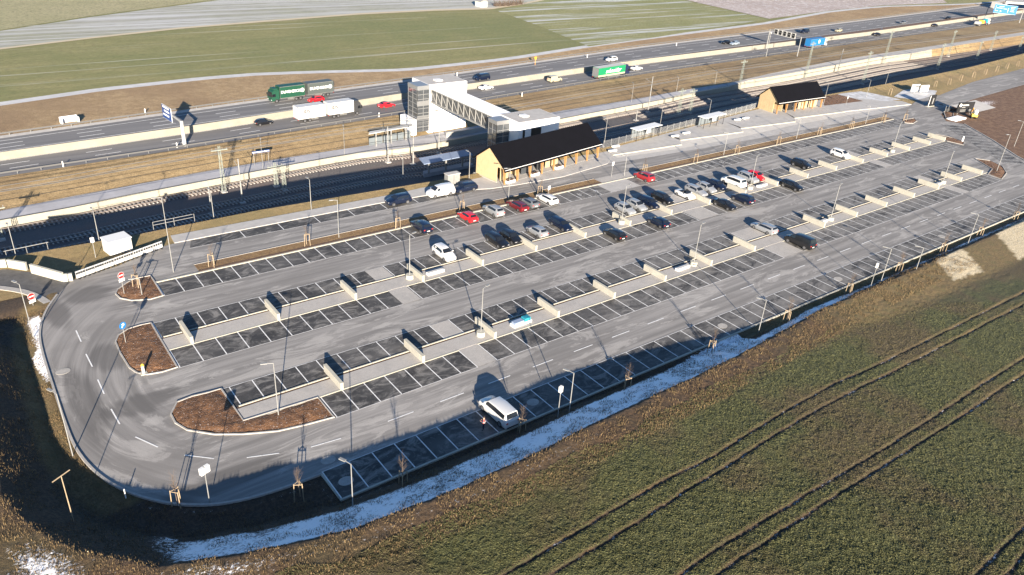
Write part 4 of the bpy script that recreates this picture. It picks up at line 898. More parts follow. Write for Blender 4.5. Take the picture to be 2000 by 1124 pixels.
# overhead line ---------------------------------------------------------
def mast(px, py, tx, ty, lattice, label, z=None, arm=0):
    z = zt_at(px) if z is None else z; B_, h = hgt((px, py), (tx, ty), z); r = tag(empty('catenary_mast', B_), label, 'mast', 'overhead line masts')
    if lattice:
        w0, w1 = .34, .16
        for sx in (-1, 1):
            for sy in (-1, 1): MB().tube((sx*w0, sy*w0, 0), (sx*w1, sy*w1, h), .05, .04, 4).build('leg', MATS['mast_green'], r)
        mb = MB(); k = max(5, int(h/1.1))
        for i in range(k):
            a_, b_ = i/k, (i+1)/k; wa, wb = w0+(w1-w0)*a_, w0+(w1-w0)*b_; f = 1 if i % 2 else -1
            for s in (-1, 1): mb.tube((f*wa, s*wa, h*a_), (-f*wb, s*wb, h*b_), .022, .022, 4); mb.tube((s*wa, f*wa, h*a_), (s*wb, -f*wb, h*b_), .022, .022, 4)
        mb.build('bracing', MATS['mast_green'], r); MB().box(-1.6, 1.6, -.08, .08, h-.9, h-.75).build('cross_arm', MATS['mast_green'], r)
        for s in (-1.4, -.6, .6, 1.4): MB().tube((s, 0, h-.75), (s, 0, h-.35), .06, .05, 6).build('insulator', MATS['galv'], r)
    else:
        MB().tube((0, 0, -.1), (0, 0, h), .17, .10, 8).build('pole', MATS['galv'], r)
    MB().box(-.55, .55, -.55, .55, -.1, .25).build('footing', MATS['concrete_grey'], r)
    if arm:
        MB().tube((0, 0, h-1.8), (0, arm*2.6, h-1.2), .05, .05, 5).tube((0, 0, h-.5), (0, arm*2.6, h-1.2), .03, .03, 5).tube((0, arm*1.2, h-1.5), (0, arm*2.9, h-2.0), .03, .03, 5).build('cantilever', MATS['galv'], r)
    return r
lm_, pm_ = 'greenish lattice overhead line mast on the track bed', 'slender pale overhead line mast on the track bed'
for a_ in ((438, 376, 426, 286, 1, 1), (474, 397, 462, 311, 0, 1), (414, 420, 404, 355, 0, 0), (758, 318, 753, 248, 0, 1), (807, 322, 803, 231, 0, 1), (857, 300, 857, 256, 0, -1), (4, 470, -4, 400, 1, 0), (540, 365, 535, 318, 1, 0), (556, 372, 553, 322, 1, 0),
           (1265, 220, 1271, 150, 0, 1), (1347, 222, 1353, 173, 1, 0), (1325, 223, 1331, 173, 1, 0), (1242, 236, 1244, 214, 0, 0), (1443, 175, 1452, 117, 1, 0), (1572, 154, 1585, 82, 1, 0), (1684, 165, 1697, 100, 1, 0), (1725, 126, 1740, 60, 1, 0),
           (1830, 136, 1842, 85, 1, 0), (1851, 111, 1860, 59, 1, 0), (1907, 116, 1916, 80, 1, 0), (1934, 99, 1940, 60, 1, 0), (1989, 100, 1996, 70, 1, 0), (1635, 144, 1644, 96, 0, 0)):
    mast(a_[0], a_[1], a_[2], a_[3], a_[4], lm_ if a_[4] else pm_, arm=a_[5])
def wire(name, pl, r, label):
    o = MB()
    for p, q in zip(pl[:-1], pl[1:]):
        o.tube(p, q, r, r, 3, False)
    return tag(o.build(name, MATS['galv'] if r > .04 else MATS['dark_steel']), label, 'wire', 'overhead wires along the railway')
for dy, where, sel in TRK[:3]:
    wire('contact_wire', oline(dy, 5.6, sel), .035, 'thin contact wire over the track %s' % where); wire('messenger_wire', oline(dy, 7.2, sel), .035, 'thin messenger wire high over the track %s' % where)
for k, (dy, z) in enumerate(((7.5, 9.4), (6.2, 9.6), (8.8, 9.6))):
    wire('feeder_wire', oline(dy, z), .045, ('feeder wire carried on the mast heads between the tracks', 'feeder wire on the platform side of the mast heads', 'feeder wire on the car park side of the mast heads')[k])
# ================================================================ lamps
def lamp_proto(h, arm=1.0, drum=False, double=False):
    r = empty('lamp_post'); z0 = .6 if drum else 0
    if drum: MB().tube((0, 0, 0), (0, 0, .65), .58, .55, 16).build('drum_base', MATS['concrete_pale'], r, True, 40)
    MB().tube((0, 0, z0-.05 if drum else -.3), (0, 0, h), .06, .042, 8).build('pole', MATS['galv'], r)
    MB().tube((0, 0, h-.05), (arm, 0, h+.05), .035, .03, 5).build('arm', MATS['galv'], r); MB().box(arm-.1, arm+.55, -.13, .13, h, h+.10).build('lamp_head', MATS['galv'], r)
    return r
def lamp(px, py, h, label, rz=0., drum=False, z=0, group='lamp posts of the car park', xy=None):
    B_ = g(px, py, z) if xy is None else Vector((*xy, z)); r = lamp_proto(h, .7, drum); r.location = B_; r.rotation_euler = (0, 0, rz); return tag(r, label, 'lamp post', group)
LD = 'tall lamp post standing on a pale concrete drum in the paved strip'
for x, y in ((48.6, 84.0), (89.8, 83.7), (124.8, 83.8), (177.2, 83.6), (48.6, 66.3), (88.6, 66.4), (125.4, 66.3), (166.5, 66.2)): lamp(0, 0, 6.8, LD, .3, True, xy=(x, y))
for a_ in ((544, 812, 6.6, 'tall lamp post standing in the soil island beside the paved strip end'), (1946, 336, 8.5, 'tall lamp post standing in the soil island by the outer bend'),
           (339, 532, 11.0, 'very tall lamp post in the planted strip beside the road bend'), (278, 579, 2.6, 'short pale post standing in the soil island near a no entry sign')): lamp(a_[0], a_[1], a_[2], a_[3], 2.8)
for px, py, h in ((662, 465, 6.3), (993, 389, 5.8), (1219, 344, 4.3), (1413, 304, 5.2), (1555, 272, 4.8), (1690, 243, 4.8)): lamp(px, py, h, 'lamp post rising from the planted strip between bays and road', 2.9)
for px, py, h in ((690, 1009, 6.1), (1110, 818, 6.0), (1480, 654, 5.2), (1718, 558, 6.2), (1786, 536, 4.6), (1888, 482, 6.0), (143, 893, 7.4), (66, 661, 7.2), (1980, 288, 6.5)): lamp(px, py, h, 'lamp post on the grass bank outside the kerb of the car park', 2.0, z=-.2)
for px, py, h in ((193, 467, 4.5), (31, 499, 4.4), (417, 421, 4.2), (608, 409, 5.2), (787, 338, 3.2), (916, 352, 5.4), (1181, 276, 5.0), (1290, 240, 3.5), (1385, 221, 3.4), (1595, 184, 4.0), (1729, 166, 6.0), (1608, 205, 6.2), (1692, 190, 5.)): lamp(px, py, h, 'slim lamp post along the edge of the railway cutting', 1.6, group='lamp posts along the railway', z=.1)
for px, py, h in ((514, 332, 6.5), (673, 303, 6.6), (1233, 200, 5.5), (1321, 180, 4.6), (1396, 166, 4.4)):
    zz = float(np.interp(px, U, ZP)); lamp(px, py, h, 'pale lamp post standing on the railway platform', 1.2, z=zz, group='platform lamp posts')
p = g(508, 322, float(np.interp(508, U, ZP))); o = tag(empty('station_name_sign', (p.x+.4, p.y, p.z)), 'long narrow blue name sign on two legs on the platform', 'sign')
MB().box(-1.9, 1.9, -.05, .05, 2.6, 3.1).build('panel', MATS['sign_blue'], o); MB().box(-1.8, 1.8, -.06, -.05, 2.75, 2.95).build('name_band', MATS['white'], o)
for s in (-1.6, 1.6): MB().tube((s, 0, 0), (s, 0, 2.6), .05, .05, 6).build('leg', MATS['galv'], o)
# posts with two white boxes (detectors / lights)
def box_post(px, py, tx, ty, label, n_=1, z=-.1):
    B_, h = hgt((px, py), (tx, ty), z); r = tag(empty('sensor_post', B_, .35), label, 'post'); MB().tube((0, 0, -.3), (0, 0, h), .05, .04, 6).build('pole', MATS['galv'], r)
    for k in range(n_): MB().prism([(-.2+.5*(k-(n_-1)/2), -.16), (.2+.5*(k-(n_-1)/2), -.16), (.2+.5*(k-(n_-1)/2), .16), (-.2+.5*(k-(n_-1)/2), .16)], h-.25, h+.45).build('white_box', MATS['white'], r)
box_post(410, 985, 397, 920, 'slim post with two white boxes beside the kerb of the bend', 2); box_post(1088, 826, 1091, 762, 'slim post with one white box between lamp post and white van', 1); box_post(1698, 567, 1709, 520, 'slim post with one white box between two lamp posts on the bank', 1)
box_post(187, 503, 178, 470, 'slim post with a white box beside the white shed', 1, 0.)
r = tag(empty('perch_pole', g(141, 1008, 1.2), .5), 'pale wooden perch pole with a short crossbar in the shaded bank', 'pole'); MB().tube((0, 0, -.6), (0, 0, 4.4), .05, .04, 6).build('pole', MATS['wood_stake'], r); MB().tube((-.8, 0, 4.4), (.8, 0, 4.45), .05, .05, 6).build('crossbar', MATS['wood_stake'], r)
p = g(243, 965); tag(MB().tube((p.x, p.y-.5, -.3), (p.x, p.y-.5, .95), .06, .05, 6).build('marker_post', MATS['white']), 'short white marker post in the shaded snow by the bend', 'post')
# ================================================================ saplings
TWIG = {}
def sapling(px, py, h, label, rz, z=0., twigs=1., group='staked saplings'):
    B_ = g(px, py, z); r = tag(empty('sapling', B_, rz), label, 'tree', group); rr = random.Random(int(px*7+py))
    MB().tube((0, 0, -.2), (.03, .02, h*.55), .045, .032, 6).tube((.03, .02, h*.55), (0, .05, h*.92), .032, .012, 5).build('trunk', MATS['bark'], r)
    mb = MB()
    for k in range(int(16*twigs)):
        a_ = rr.uniform(0, 6.28); z0 = h*rr.uniform(.45, .8); l = rr.uniform(.4, .95); p = Vector((.02, .02, z0)); q_ = p+Vector((math.cos(a_)*l*.55, math.sin(a_)*l*.55, l)); mb.tube(p, q_, .012, .005, 3, False)
        for _ in range(3):
            s = p.lerp(q_, rr.uniform(.3, .8)); mb.tube(s, s+Vector((rr.uniform(-.3, .3), rr.uniform(-.3, .3), rr.uniform(.2, .45))), .006, .003, 3, False)
    mb.build('crown', MATS['bark'], r); sh = 2.0
    for k in range(3):
        a_ = k*2.094+.4; MB().tube((.5*math.cos(a_), .5*math.sin(a_), -.4), (.42*math.cos(a_), .42*math.sin(a_), sh), .05, .045, 6).build('stake', MATS['wood_stake'], r)
    P = [Vector((.43*math.cos(k*2.094+.4), .43*math.sin(k*2.094+.4), sh-.12)) for k in range(3)]
    for k in range(3): MB().tube(P[k], P[(k+1) % 3], .035, .035, 5).build('crossbar', MATS['wood_stake'], r)
LS = 'leafless sapling held by three stakes in the planted strip'
for px, py in ((415, 521), (600, 480), (776, 447), (903, 414), (1054, 383), (1258, 340), (1359, 319), (1439, 301), (1519, 283), (1600, 265), (1662, 252), (1725, 239)): sapling(px, py, 3.6, LS, px, .05, .7)
sapling(268, 562, 3.4, 'leafless sapling held by stakes in the soil island near the no entry sign', .3, .05); sapling(1766, 237, 3.2, 'leafless sapling held by stakes in the small soil island by the entrance', .4, .05)
for px, py in ((348, 990), (585, 975), (787, 955), (1017, 850), (1222, 765), (1388, 693), (1535, 631), (1656, 578), (1753, 535), (1839, 496), (1912, 464), (1980, 432)): sapling(px, py, 4.1, 'leafless sapling held by three stakes on the bank outside the kerb', px, -.2, 1.3)
for px, py in ((1738, 186), (1825, 170), (1852, 166), (1876, 158), (1900, 152), (1924, 146), (1946, 140), (1966, 135), (1986, 130)): sapling(px, py, 3.4, 'staked sapling on the grass between railway and access road', px, 0., .5)
# ================================================================ timber pavilions
def pavilion(x, y, rz, L_, posts, label, panels, ridge=6.25, eave=2.95, D=7.7, inset=2.0):
    r = tag(empty('timber_pavilion', (x, y, .09), rz), label, 'pavilion'); ym = D/2+.2
    zr = lambda yy: eave+(ridge-eave)*(1-abs(yy-ym)/(ym+.4)) - .12
    for xe, tk in ((0, .16), (L_*.20, .14)):
        nb = 7; w = (D-inset)/nb
        for k in range(nb):
            y0, y1 = inset+k*w, inset+(k+1)*w-.025; P = [(y0, 0), (y1, 0), (y1, zr(y1))]+([(ym, zr(ym))] if y0 < ym < y1 else [])+[(y0, zr(y0))]
            n_ = len(P); mb = MB().add([(xe-tk/2, a_, b_) for a_, b_ in P]+[(xe+tk/2, a_, b_) for a_, b_ in P], [tuple(range(n_))[::-1], tuple(range(n_, 2*n_))]+[(i, (i+1) % n_, n_+(i+1) % n_, n_+i) for i in range(n_)])
            mb.build('board', MATS['timber'], r)
    P = [(0, inset-.02), (0, 0)]
    # near triangle of the gable over the open front
    MB().add([(-.06, .2, eave-.02), (-.06, inset-.03, eave-.02), (-.06, inset-.03, zr(inset)), (.06, .2, eave-.02), (.06, inset-.03, eave-.02), (.06, inset-.03, zr(inset))], [(0, 1, 2), (5, 4, 3), (0, 3, 4, 1), (1, 4, 5, 2), (2, 5, 3, 0)]).build('gable_trim', MATS['timber'], r)
    MB().box(.2, L_*.62, D-.16, D, 0, eave).build('back_wall', MATS['timber'], r)
    for a_, b_, m in panels: MB().box(a_*L_, b_*L_, inset-.0, inset+.12, 0, eave+.35).build('wall_panel', MATS[m], r)
    for s in (0, 1):
        e_ = -.45 if s == 0 else 2*ym+.45; a_, b_ = (e_, eave-.15), (ym, ridge); mb = MB(); x0, x1 = -.35, L_+.35
        mb.add([(x0, a_[0], a_[1]), (x1, a_[0], a_[1]), (x1, b_[0], b_[1]), (x0, b_[0], b_[1]), (x0, a_[0], a_[1]+.22), (x1, a_[0], a_[1]+.22), (x1, b_[0], b_[1]+.22), (x0, b_[0], b_[1]+.22)], [(0, 3, 2, 1), (4, 5, 6, 7), (0, 1, 5, 4), (2, 3, 7, 6), (1, 2, 6, 5), (3, 0, 4, 7)])
        ro = mb.build('roof', MATS['roof_black'], r)
        if s == 0:
            MB().tube((x0, e_-.06, eave+.02), (x1, e_-.06, eave+.02), .06, .06, 6).build('gutter', MATS['white'], ro)
            MB().box(x0+.02, x1-.02, e_-.02, e_+.16, eave-.42, eave-.17).build('fascia', MATS['roof_black'], ro)
    for k in range(posts):
        xx = .12+(L_-.24)*k/(posts-1); MB().add([(xx-.11, -.12, 0), (xx+.11, -.12, 0), (xx+.11, .10, 0), (xx-.11, .10, 0), (xx-.11, -.18, eave-.1), (xx+.11, -.18, eave-.1), (xx+.11, .55, eave+.1), (xx-.11, .55, eave+.1)], [(3, 2, 1, 0), (4, 5, 6, 7), (0, 1, 5, 4), (1, 2, 6, 5), (2, 3, 7, 6), (3, 0, 4, 7)]).build('post', MATS['timber_orange'], r)
    MB().box(-.4, -.1, inset-.3, D+.3, -.12, .1).build('plinth', MATS['concrete_pale'], r); MB().box(.1, L_-.1, .25, D, .005, .03).build('floor', MATS['concrete_grey'], r)
    return r
pv = pavilion(82.5, 107.75, math.radians(8.2), 27.6, 9, 'long timber pavilion with black gable roof and orange posts beside the railway', [(.03, .11, 'timber'), (.24, .36, 'glass_blue'), (.40, .45, 'dark_steel'), (.49, .62, 'timber')])
pavilion(178.4, 117.0, math.radians(-3.2), 18.8, 6, 'short timber pavilion with black gable roof by the bus platforms', [(.3, .42, 'black'), (.44, .52, 'dark_steel'), (.56, .76, 'timber'), (.80, .98, 'timber')], D=6.3, inset=1.3)
def planter(x, y, rz, label):
    r = tag(empty('planter', (x, y, .09), rz), label, 'planter', 'planters in front of the long pavilion'); MB().box(-1.0, 1.0, -.4, .4, 0, .5).build('trough', MATS['white'], r); MB().box(-.92, .92, -.32, .32, .5, .52).build('soil', MATS['soil'], r)
for k, xx in enumerate((1.9, 8.6, 15.6)):
    q_ = pv.matrix_basis @ Vector((xx, .3, 0)); planter(q_.x, q_.y, math.radians(8.2), 'white rectangular planter trough between the orange pavilion posts')
# ================================================================ footbridge with its two towers
def glazed(r, x0, x1, y0, y1, z0, z1, nx_, nz, m='glass_blue'):
    gl = MB().box(x0, x1, y0, y1, z0, z1).build('glazing', MATS[m], r)
    for k in range(nx_+1):
        xx = x0+(x1-x0)*k/nx_; MB().box(xx-.06, xx+.06, y0-.06, y0+.02, z0, z1).build('mullion', MATS['steel'], gl)
        yy = y0+(y1-y0)*k/nx_; MB().box(x0-.06, x0+.02, yy-.06, yy+.06, z0, z1).build('mullion', MATS['steel'], gl)
    for k in range(nz+1):
        zz = z0+(z1-z0)*k/nz; MB().box(x0-.065, x1+.02, y0-.065, y0+.01, zz-.07, zz+.07).build('transom', MATS['steel'], gl); MB().box(x0-.065, x0+.01, y0-.065, y1, zz-.07, zz+.07).build('transom', MATS['steel'], gl)
    return gl
ft = tag(empty('stair_tower', (101, 160, -7)), 'tall white stair tower with glazed lift shaft on the platform side', 'tower')
def TO(o): o.matrix_parent_inverse = Matrix.Translation((-101, -160, 7)); return o
zb_ = -7.2
TO(MB().box(97.7, 108.8, 159.9, 167.8, zb_, 5.2).build('white_wall', MATS['white_render'], ft)); TO(MB().box(97.9, 108.6, 160.1, 167.6, 5.2, 5.24).build('flat_roof', MATS['concrete_grey'], ft))
gz = glazed(ft, 94.4, 97.65, 159.6, 164, -5.9, 4.3, 2, 9); TO(gz)
TO(MB().box(94.3, 97.66, 159.5, 164.1, 4.3, 5.25).build('shaft_head', MATS['steel'], ft)); TO(MB().box(93.0, 94.35, 159.9, 165.5, zb_, -2.9).build('side_wall', MATS['white_render'], ft))
for k, zz in enumerate((-2.6, 1.0)): TO(MB().box(94.25, 97.6, 159.52, 159.56, zz-.6, zz+.6).build('band', MATS['steel'], ft))
TO(MB().box(101.2, 103.0, 162, 163.6, 5.24, 5.55).build('skylight', MATS['white'], ft))
TO(MB().box(99.5, 100.6, 159.84, 159.9, -1.4, -1.15).build('sign', MATS['dark_steel'], ft))
nt_ = tag(empty('lift_tower', (104, 130, -7)), 'white flat-roofed tower with glazed shaft behind the long pavilion', 'tower')
def TN(o): o.matrix_parent_inverse = Matrix.Translation((-104, -130, 7)); return o
TN(MB().box(100.2, 111.5, 126.8, 134.2, -7.3, 4.55).build('white_wall', MATS['white_render'], nt_)); TN(MB().box(100.4, 111.3, 127.0, 134.0, 4.55, 4.59).build('flat_roof', MATS['concrete_grey'], nt_))
TN(glazed(nt_, 96.8, 100.15, 130.2, 133.3, -7.3, 3.6, 2, 8)); TN(MB().box(96.7, 100.18, 130.1, 133.4, 3.6, 4.4).build('shaft_head', MATS['steel'], nt_)); TN(MB().box(103.6, 106.4, 126.76, 126.8, .2, 2.9).build('door', MATS['black'], nt_))
TN(MB().box(103.4, 105.0, 129.6, 131.2, 4.59, 4.9).build('skylight', MATS['white'], nt_)); TN(MB().box(101.3, 101.9, 126.77, 126.8, 1.0, 2.8).build('slit_window', MATS['glass_dark'], nt_))
fb = tag(empty('footbridge', (101, 146, 1)), 'enclosed footbridge with steel truss side linking the two towers', 'bridge')
def TB(o): o.matrix_parent_inverse = Matrix.Translation((-101, -146, -1)); return o
y0_, y1_ = 133.4, 159.85
TB(MB().box(98.35, 104.0, y0_, y1_, .95, 1.3).build('deck', MATS['steel'], fb)); TB(MB().box(98.25, 104.0, y0_, y1_, 4.05, 4.3).build('roof', MATS['white_roof'], fb))
TB(MB().box(103.8, 104.0, y0_, y1_, 1.3, 4.05).build('far_wall', MATS['white_render'], fb)); TB(MB().box(98.62, 98.66, y0_, y1_, 1.3, 4.05).build('glazing', MATS['glass_blue'], fb))
TB(MB().box(98.2, 98.45, y0_, y1_, 4.0, 4.25).build('top_chord', MATS['galv'], fb)); TB(MB().box(98.2, 98.45, y0_, y1_, .9, 1.2).build('bottom_chord', MATS['galv'], fb))
nbay = 11
for k in range(nbay+1):
    yy = y0_+.1+(y1_-y0_-.2)*k/nbay; TB(MB().box(98.22, 98.42, yy-.09, yy+.09, 1.2, 4.0).build('truss_post', MATS['galv'], fb))
    if k < nbay:
        y2 = y0_+.1+(y1_-y0_-.2)*(k+1)/nbay; TB(MB().tube((98.32, yy, 1.25), (98.32, y2, 3.95), .09, .09, 4).build('truss_diagonal', MATS['galv'], fb))
# stair wall and ramp at the platform foot of the bridge
zp_ = float(np.interp(880, U, ZP)); o = tag(MB().box(100, 118, 155.0, 155.4, zp_-.1, zp_+1.2).build('ramp_wall', MATS['concrete_grey']), 'low grey parapet wall along the platform below the footbridge', 'wall')
# ================================================================ platform shelters
def canopy(pix, zr, zf, label, m='steel', glasswall=True):
    W_ = [g(p[0], p[1], zr) for p in pix]; c = sum(W_, Vector())/4; r = tag(empty('platform_canopy', (c.x, c.y, zf)), label, 'shelter'); M0 = Matrix.Translation((-c.x, -c.y, -zf))
    o = MB().prism([(p.x, p.y) for p in W_], zr-.15, zr).build('roof', MATS[m], r); o.matrix_parent_inverse = M0
    a_, b_ = (W_[0]+W_[3])/2, (W_[1]+W_[2])/2
    for t in (.15, .5, .85):
        q_ = a_.lerp(b_, t); o = MB().box(q_.x-.15, q_.x+.15, q_.y-.15, q_.y+.15, zf, zr-.15).build('post', MATS['galv'], r); o.matrix_parent_inverse = M0
    if glasswall:
        for k in range(6):
            p, q_ = a_.lerp(b_, k/6+.01), a_.lerp(b_, (k+1)/6-.01); o = MB().quad((p.x, p.y+.4, zf+.3), (q_.x, q_.y+.4, zf+.3), (q_.x, q_.y+.4, zf+2.1), (p.x, p.y+.4, zf+2.1)).build('glass_panel', MATS['glass_pane'], r); o.matrix_parent_inverse = M0
    return r
mat('glass_pane', (.13, .15, .16), .1, 0, .8); mat('canopy_blue', (.20, .25, .34), .5)
zpp = float(np.interp(760, U, ZP)); canopy([(720, 262), (803, 247), (806, 243), (722, 257)], zpp+3.6, zpp, 'long pale platform shelter with glass wall under the embankment', 'off_white')
zc = zt_at(870); canopy([(828, 321), (923, 302), (912, 292), (818, 309)], zc+3.9, zc+.7, 'blue-grey canopy over the shaded near platform in the cutting', 'canopy_blue', False)
P4 = [g(p[0], p[1], zc+.8) for p in ((828, 340), (925, 322), (918, 316), (826, 334))]; struct(MB().prism([(p.x, p.y) for p in P4], zc-.1, zc+.8).build('near_platform', MATS['platform_grey']))
def bus_shelter(px0, py0, px1, py1, label):
    a_, b_ = g(px0, py0, .16), g(px1, py1, .16); L_ = (b_-a_).length; r = tag(empty('bus_shelter', a_, math.atan2(b_.y-a_.y, b_.x-a_.x)), label, 'bus shelter')
    MB().box(-.3, L_+.3, -.3, 2.0, 2.55, 2.68).build('roof', MATS['white'], r)
    for x in (0, L_/3, 2*L_/3, L_):
        for y in (.1, 1.7): MB().box(x-.05, x+.05, y-.05, y+.05, 0, 2.55).build('post', MATS['dark_steel'], r)
    for k in range(3): MB().box(k*L_/3+.08, (k+1)*L_/3-.08, 1.68, 1.72, .3, 2.2).build('glass_panel', MATS['glass_pane'], r)
    MB().box(.4, L_-.4, 1.0, 1.4, .42, .48).build('bench', MATS['wood_stake'], r); MB().box(L_*.4, L_*.55, -.02, .02, 1.4, 2.3).build('notice', MATS['white'], r)
bus_shelter(1243, 277, 1287, 266, 'flat-roofed bus shelter with grey posts nearer the long pavilion'); bus_shelter(1374, 252, 1412, 243, 'flat-roofed bus shelter with grey posts nearer the short pavilion')
for k, (px, py) in enumerate(((1202, 288), (1196, 297), (1340, 262), (1440, 236), (1456, 233), (1318, 268))):
    p = g(px, py, .16); r = tag(empty('bench', p, -.05), 'white block bench standing on the bus platform', 'bench', 'block benches on the bus platforms'); MB().box(-1., 1., -.28, .28, .12, .45).build('seat', MATS['white'], r); MB().box(-.8, .8, -.2, .2, 0, .12).build('base', MATS['dark_steel'], r)
# fence along the lip of the cutting
fn = tag(empty('lip_fence', LIP[40]), 'grey bar fence along the cutting behind the bus platforms', 'fence'); Mf = Matrix.Translation(-Vector(LIP[40]))
fpl = [g(p[0], p[1], .1) for p in ((1178, 291), (1290, 263), (1400, 234), (1478, 213))]; cum = [0]
for p, q_ in zip(fpl[:-1], fpl[1:]): cum.append(cum[-1]+(q_-p).length)
def fat(s):
    i = min(max(int(np.searchsorted(cum, s))-1, 0), len(fpl)-2); return fpl[i].lerp(fpl[i+1], (s-cum[i])/(cum[i+1]-cum[i]))
s = 0
while s < cum[-1]-2.5:
    p, q_ = fat(s), fat(s+2.5); o = MB().tube(p, p+Vector((0, 0, 1.9)), .05, .05, 5).build('post', MATS['steel'], fn); o.matrix_parent_inverse = Mf
    mb = MB()
    for z in (.2, 1.7): mb.tube(p+Vector((0, 0, z)), q_+Vector((0, 0, z)), .025, .025, 4)
    for k in range(1, 10): c_ = p.lerp(q_, k/10); mb.tube(c_+Vector((0, 0, .2)), c_+Vector((0, 0, 1.7)), .02, .02, 3, False)
    o = mb.build('panel', MATS['steel'], fn); o.matrix_parent_inverse = Mf; s += 2.5
# ================================================================ left entrance: walls, barrier boards, shed
def wall_px(b0, b1, h, label, t=.3, m='concrete_wall', z=0., name='retaining_wall'):
    a_, b_ = g(*b0, z), g(*b1, z); r = empty(name, a_, math.atan2(b_.y-a_.y, b_.x-a_.x)); L_ = (b_-a_).length
    tag(r, label, 'wall'); MB().box(0, L_, 0, t, -.3, h).build('wall_body', MATS[m], r); MB().box(-.02, L_+.02, -.03, t+.03, h, h+.06).build('coping', MATS['concrete_pale'], r); return r
wall_px((-110, 531), (14, 523), 1.1, 'cream retaining wall running off beside the drive'); wall_px((16, 523), (52, 529), 1.1, 'cream wall length bending beside the drive, next to a gap')
wall_px((61, 534), (123, 551), 1.25, 'cream wall length with a round stain between drive and barrier boards'); wall_px((124, 551), (143, 549), 1.0, 'short cream wall end where the drive meets the car park')
A0, A1 = g(150, 546), g(319, 484); cv = [A0, g(205, 526), g(262, 505), A1]; nB = 9
for k in range(nB):
    t0, t1 = k/nB, (k+1)/nB; f = lambda t: cv[min(int(t*3), 2)].lerp(cv[min(int(t*3), 2)+1], t*3-min(int(t*3), 2)); p, q_ = f(t0), f(t1-.008); L_ = (q_-p).length
    r = tag(empty('barrier_board', p, math.atan2(q_.y-p.y, q_.x-p.x)), 'white plastic barrier board with a row of dark slots along the road bend', 'barrier', 'white barrier boards along the bend')
    MB().box(0, L_, -.04, .04, .12, 1.05).build('board', MATS['barrier_white'], r); MB().box(0, L_, -.06, .06, 1.05, 1.12).build('top_rail', MATS['barrier_white'], r)
    for j in range(4): MB().box(L_*(j+.5)/4-.14, L_*(j+.5)/4+.14, -.055, -.041, .66, .97).build('slot', MATS['dark_steel'], r)
    for x in (.3, L_-.3): MB().box(x-.12, x+.12, -.3, .3, 0, .12).build('foot', MATS['rubber'], r)
a_, b_ = g(216, 501), g(260, 489); r = tag(empty('site_shed', a_, math.atan2(b_.y-a_.y, b_.x-a_.x)), 'white equipment shed behind the white barrier boards', 'shed'); L_ = (b_-a_).length
MB().box(0, L_, 0, 2.4, 0, 2.0).build('body', MATS['off_white'], r); MB().box(-.1, L_+.1, -.1, 2.5, 2.0, 2.12).build('roof', MATS['white'], r); MB().box(.4, 1.3, -.03, 0, .1, 1.8).build('door', MATS['white'], r)
for x in (1.6, L_-.3): MB().box(x-.02, x+.02, -.02, 0, .05, 1.95).build('rib', MATS['galv'], r)
a_, b_ = g(880, 363), g(894, 360); r = tag(empty('utility_box', (g(884, 362).x, 112.4, .1), .0), 'grey utility cabinet standing behind the white delivery van', 'cabinet'); MB().box(-1.3, 1.3, -.6, .6, 0, 2.1).build('body', MATS['galv'], r); MB().box(-1.4, 1.4, -.7, .7, 2.1, 2.2).build('lid', MATS['concrete_grey'], r); MB().box(-.02, .02, -.62, -.6, .1, 2.0).build('door_gap', MATS['dark_steel'], r)
a_ = g(300, 447, .2); r = tag(empty('handrail', a_, math.radians(3)), 'pale handrail frame on the edge of the railway cutting', 'handrail')
for z in (.55, 1.05): MB().tube((0, 0, z), (6.2, 0, z), .04, .04, 5).build('rail', MATS['galv'], r)
for x in (0, 3.1, 6.2): MB().tube((x, 0, -.2), (x, 0, 1.05), .04, .04, 5).build('post', MATS['galv'], r)
a_ = g(10, 503, .2); r = tag(empty('handrail', a_, math.radians(4)), 'pale low rail on the cutting edge behind the cream walls', 'handrail'); MB().tube((0, 0, .9), (5.5, 0, .9), .05, .05, 5).build('rail', MATS['galv'], r)
for x in (.2, 2.7, 5.3): MB().tube((x, 0, -.2), (x, 0, .9), .04, .04, 5).build('post', MATS['galv'], r)
# ================================================================ traffic signs
def disc(r_, m, t=.02, n_=20): return MB().tube((0, -t/2, 0), (0, t/2, 0), r_, r_, n_).mesh('disc', MATS[m])
def no_entry(px, py, tx, ty, label):
    B_, h = hgt((px, py), (tx, ty)); r = tag(empty('no_entry_sign', B_, .45), label, 'traffic sign', 'no entry signs'); MB().tube((0, 0, -.1), (0, 0, h), .04, .04, 6).build('pole', MATS['galv'], r)
    d = obj('disc', disc(.42, 'sign_red'), r); d.location = (0, -.06, h-.1); b_ = obj('bar', MB().box(-.32, .32, -.02, -.012, -.08, .08).mesh('bar', MATS['white']), d)
    rg = obj('rim', MB().tube((0, -.004, 0), (0, .008, 0), .45, .45, 20).mesh('rim', MATS['white']), d); MB().box(-.42, .42, -.075, -.05, h-.98, h-.58).build('plate', MATS['white'], r)
no_entry(243, 576, 236, 537, 'round red no entry sign with a white plate standing in the soil island'); no_entry(65, 597, 57, 578, 'round red no entry sign with a white plate beside the drive and snow patch')
B_, h = hgt((246, 671), (238, 635)); r = tag(empty('arrow_sign', B_, .45), 'round blue sign with white arrow at the tip of a soil island', 'traffic sign'); MB().tube((0, 0, 0), (0, 0, h), .04, .04, 6).build('pole', MATS['galv'], r); d = obj('disc', disc(.45, 'sign_cyan'), r); d.location = (0, -.06, h-.1)
obj('arrow', MB().add([(-.22, -.02, -.2), (-.08, -.02, -.28), (.08, -.02, .02), (.22, -.02, -.05), (.18, -.02, .3), (-.18, -.02, .2), (-.06, -.02, .1)], [(0, 1, 2, 6), (2, 3, 4, 5, 6)]).mesh('arrow', MATS['white']), d)
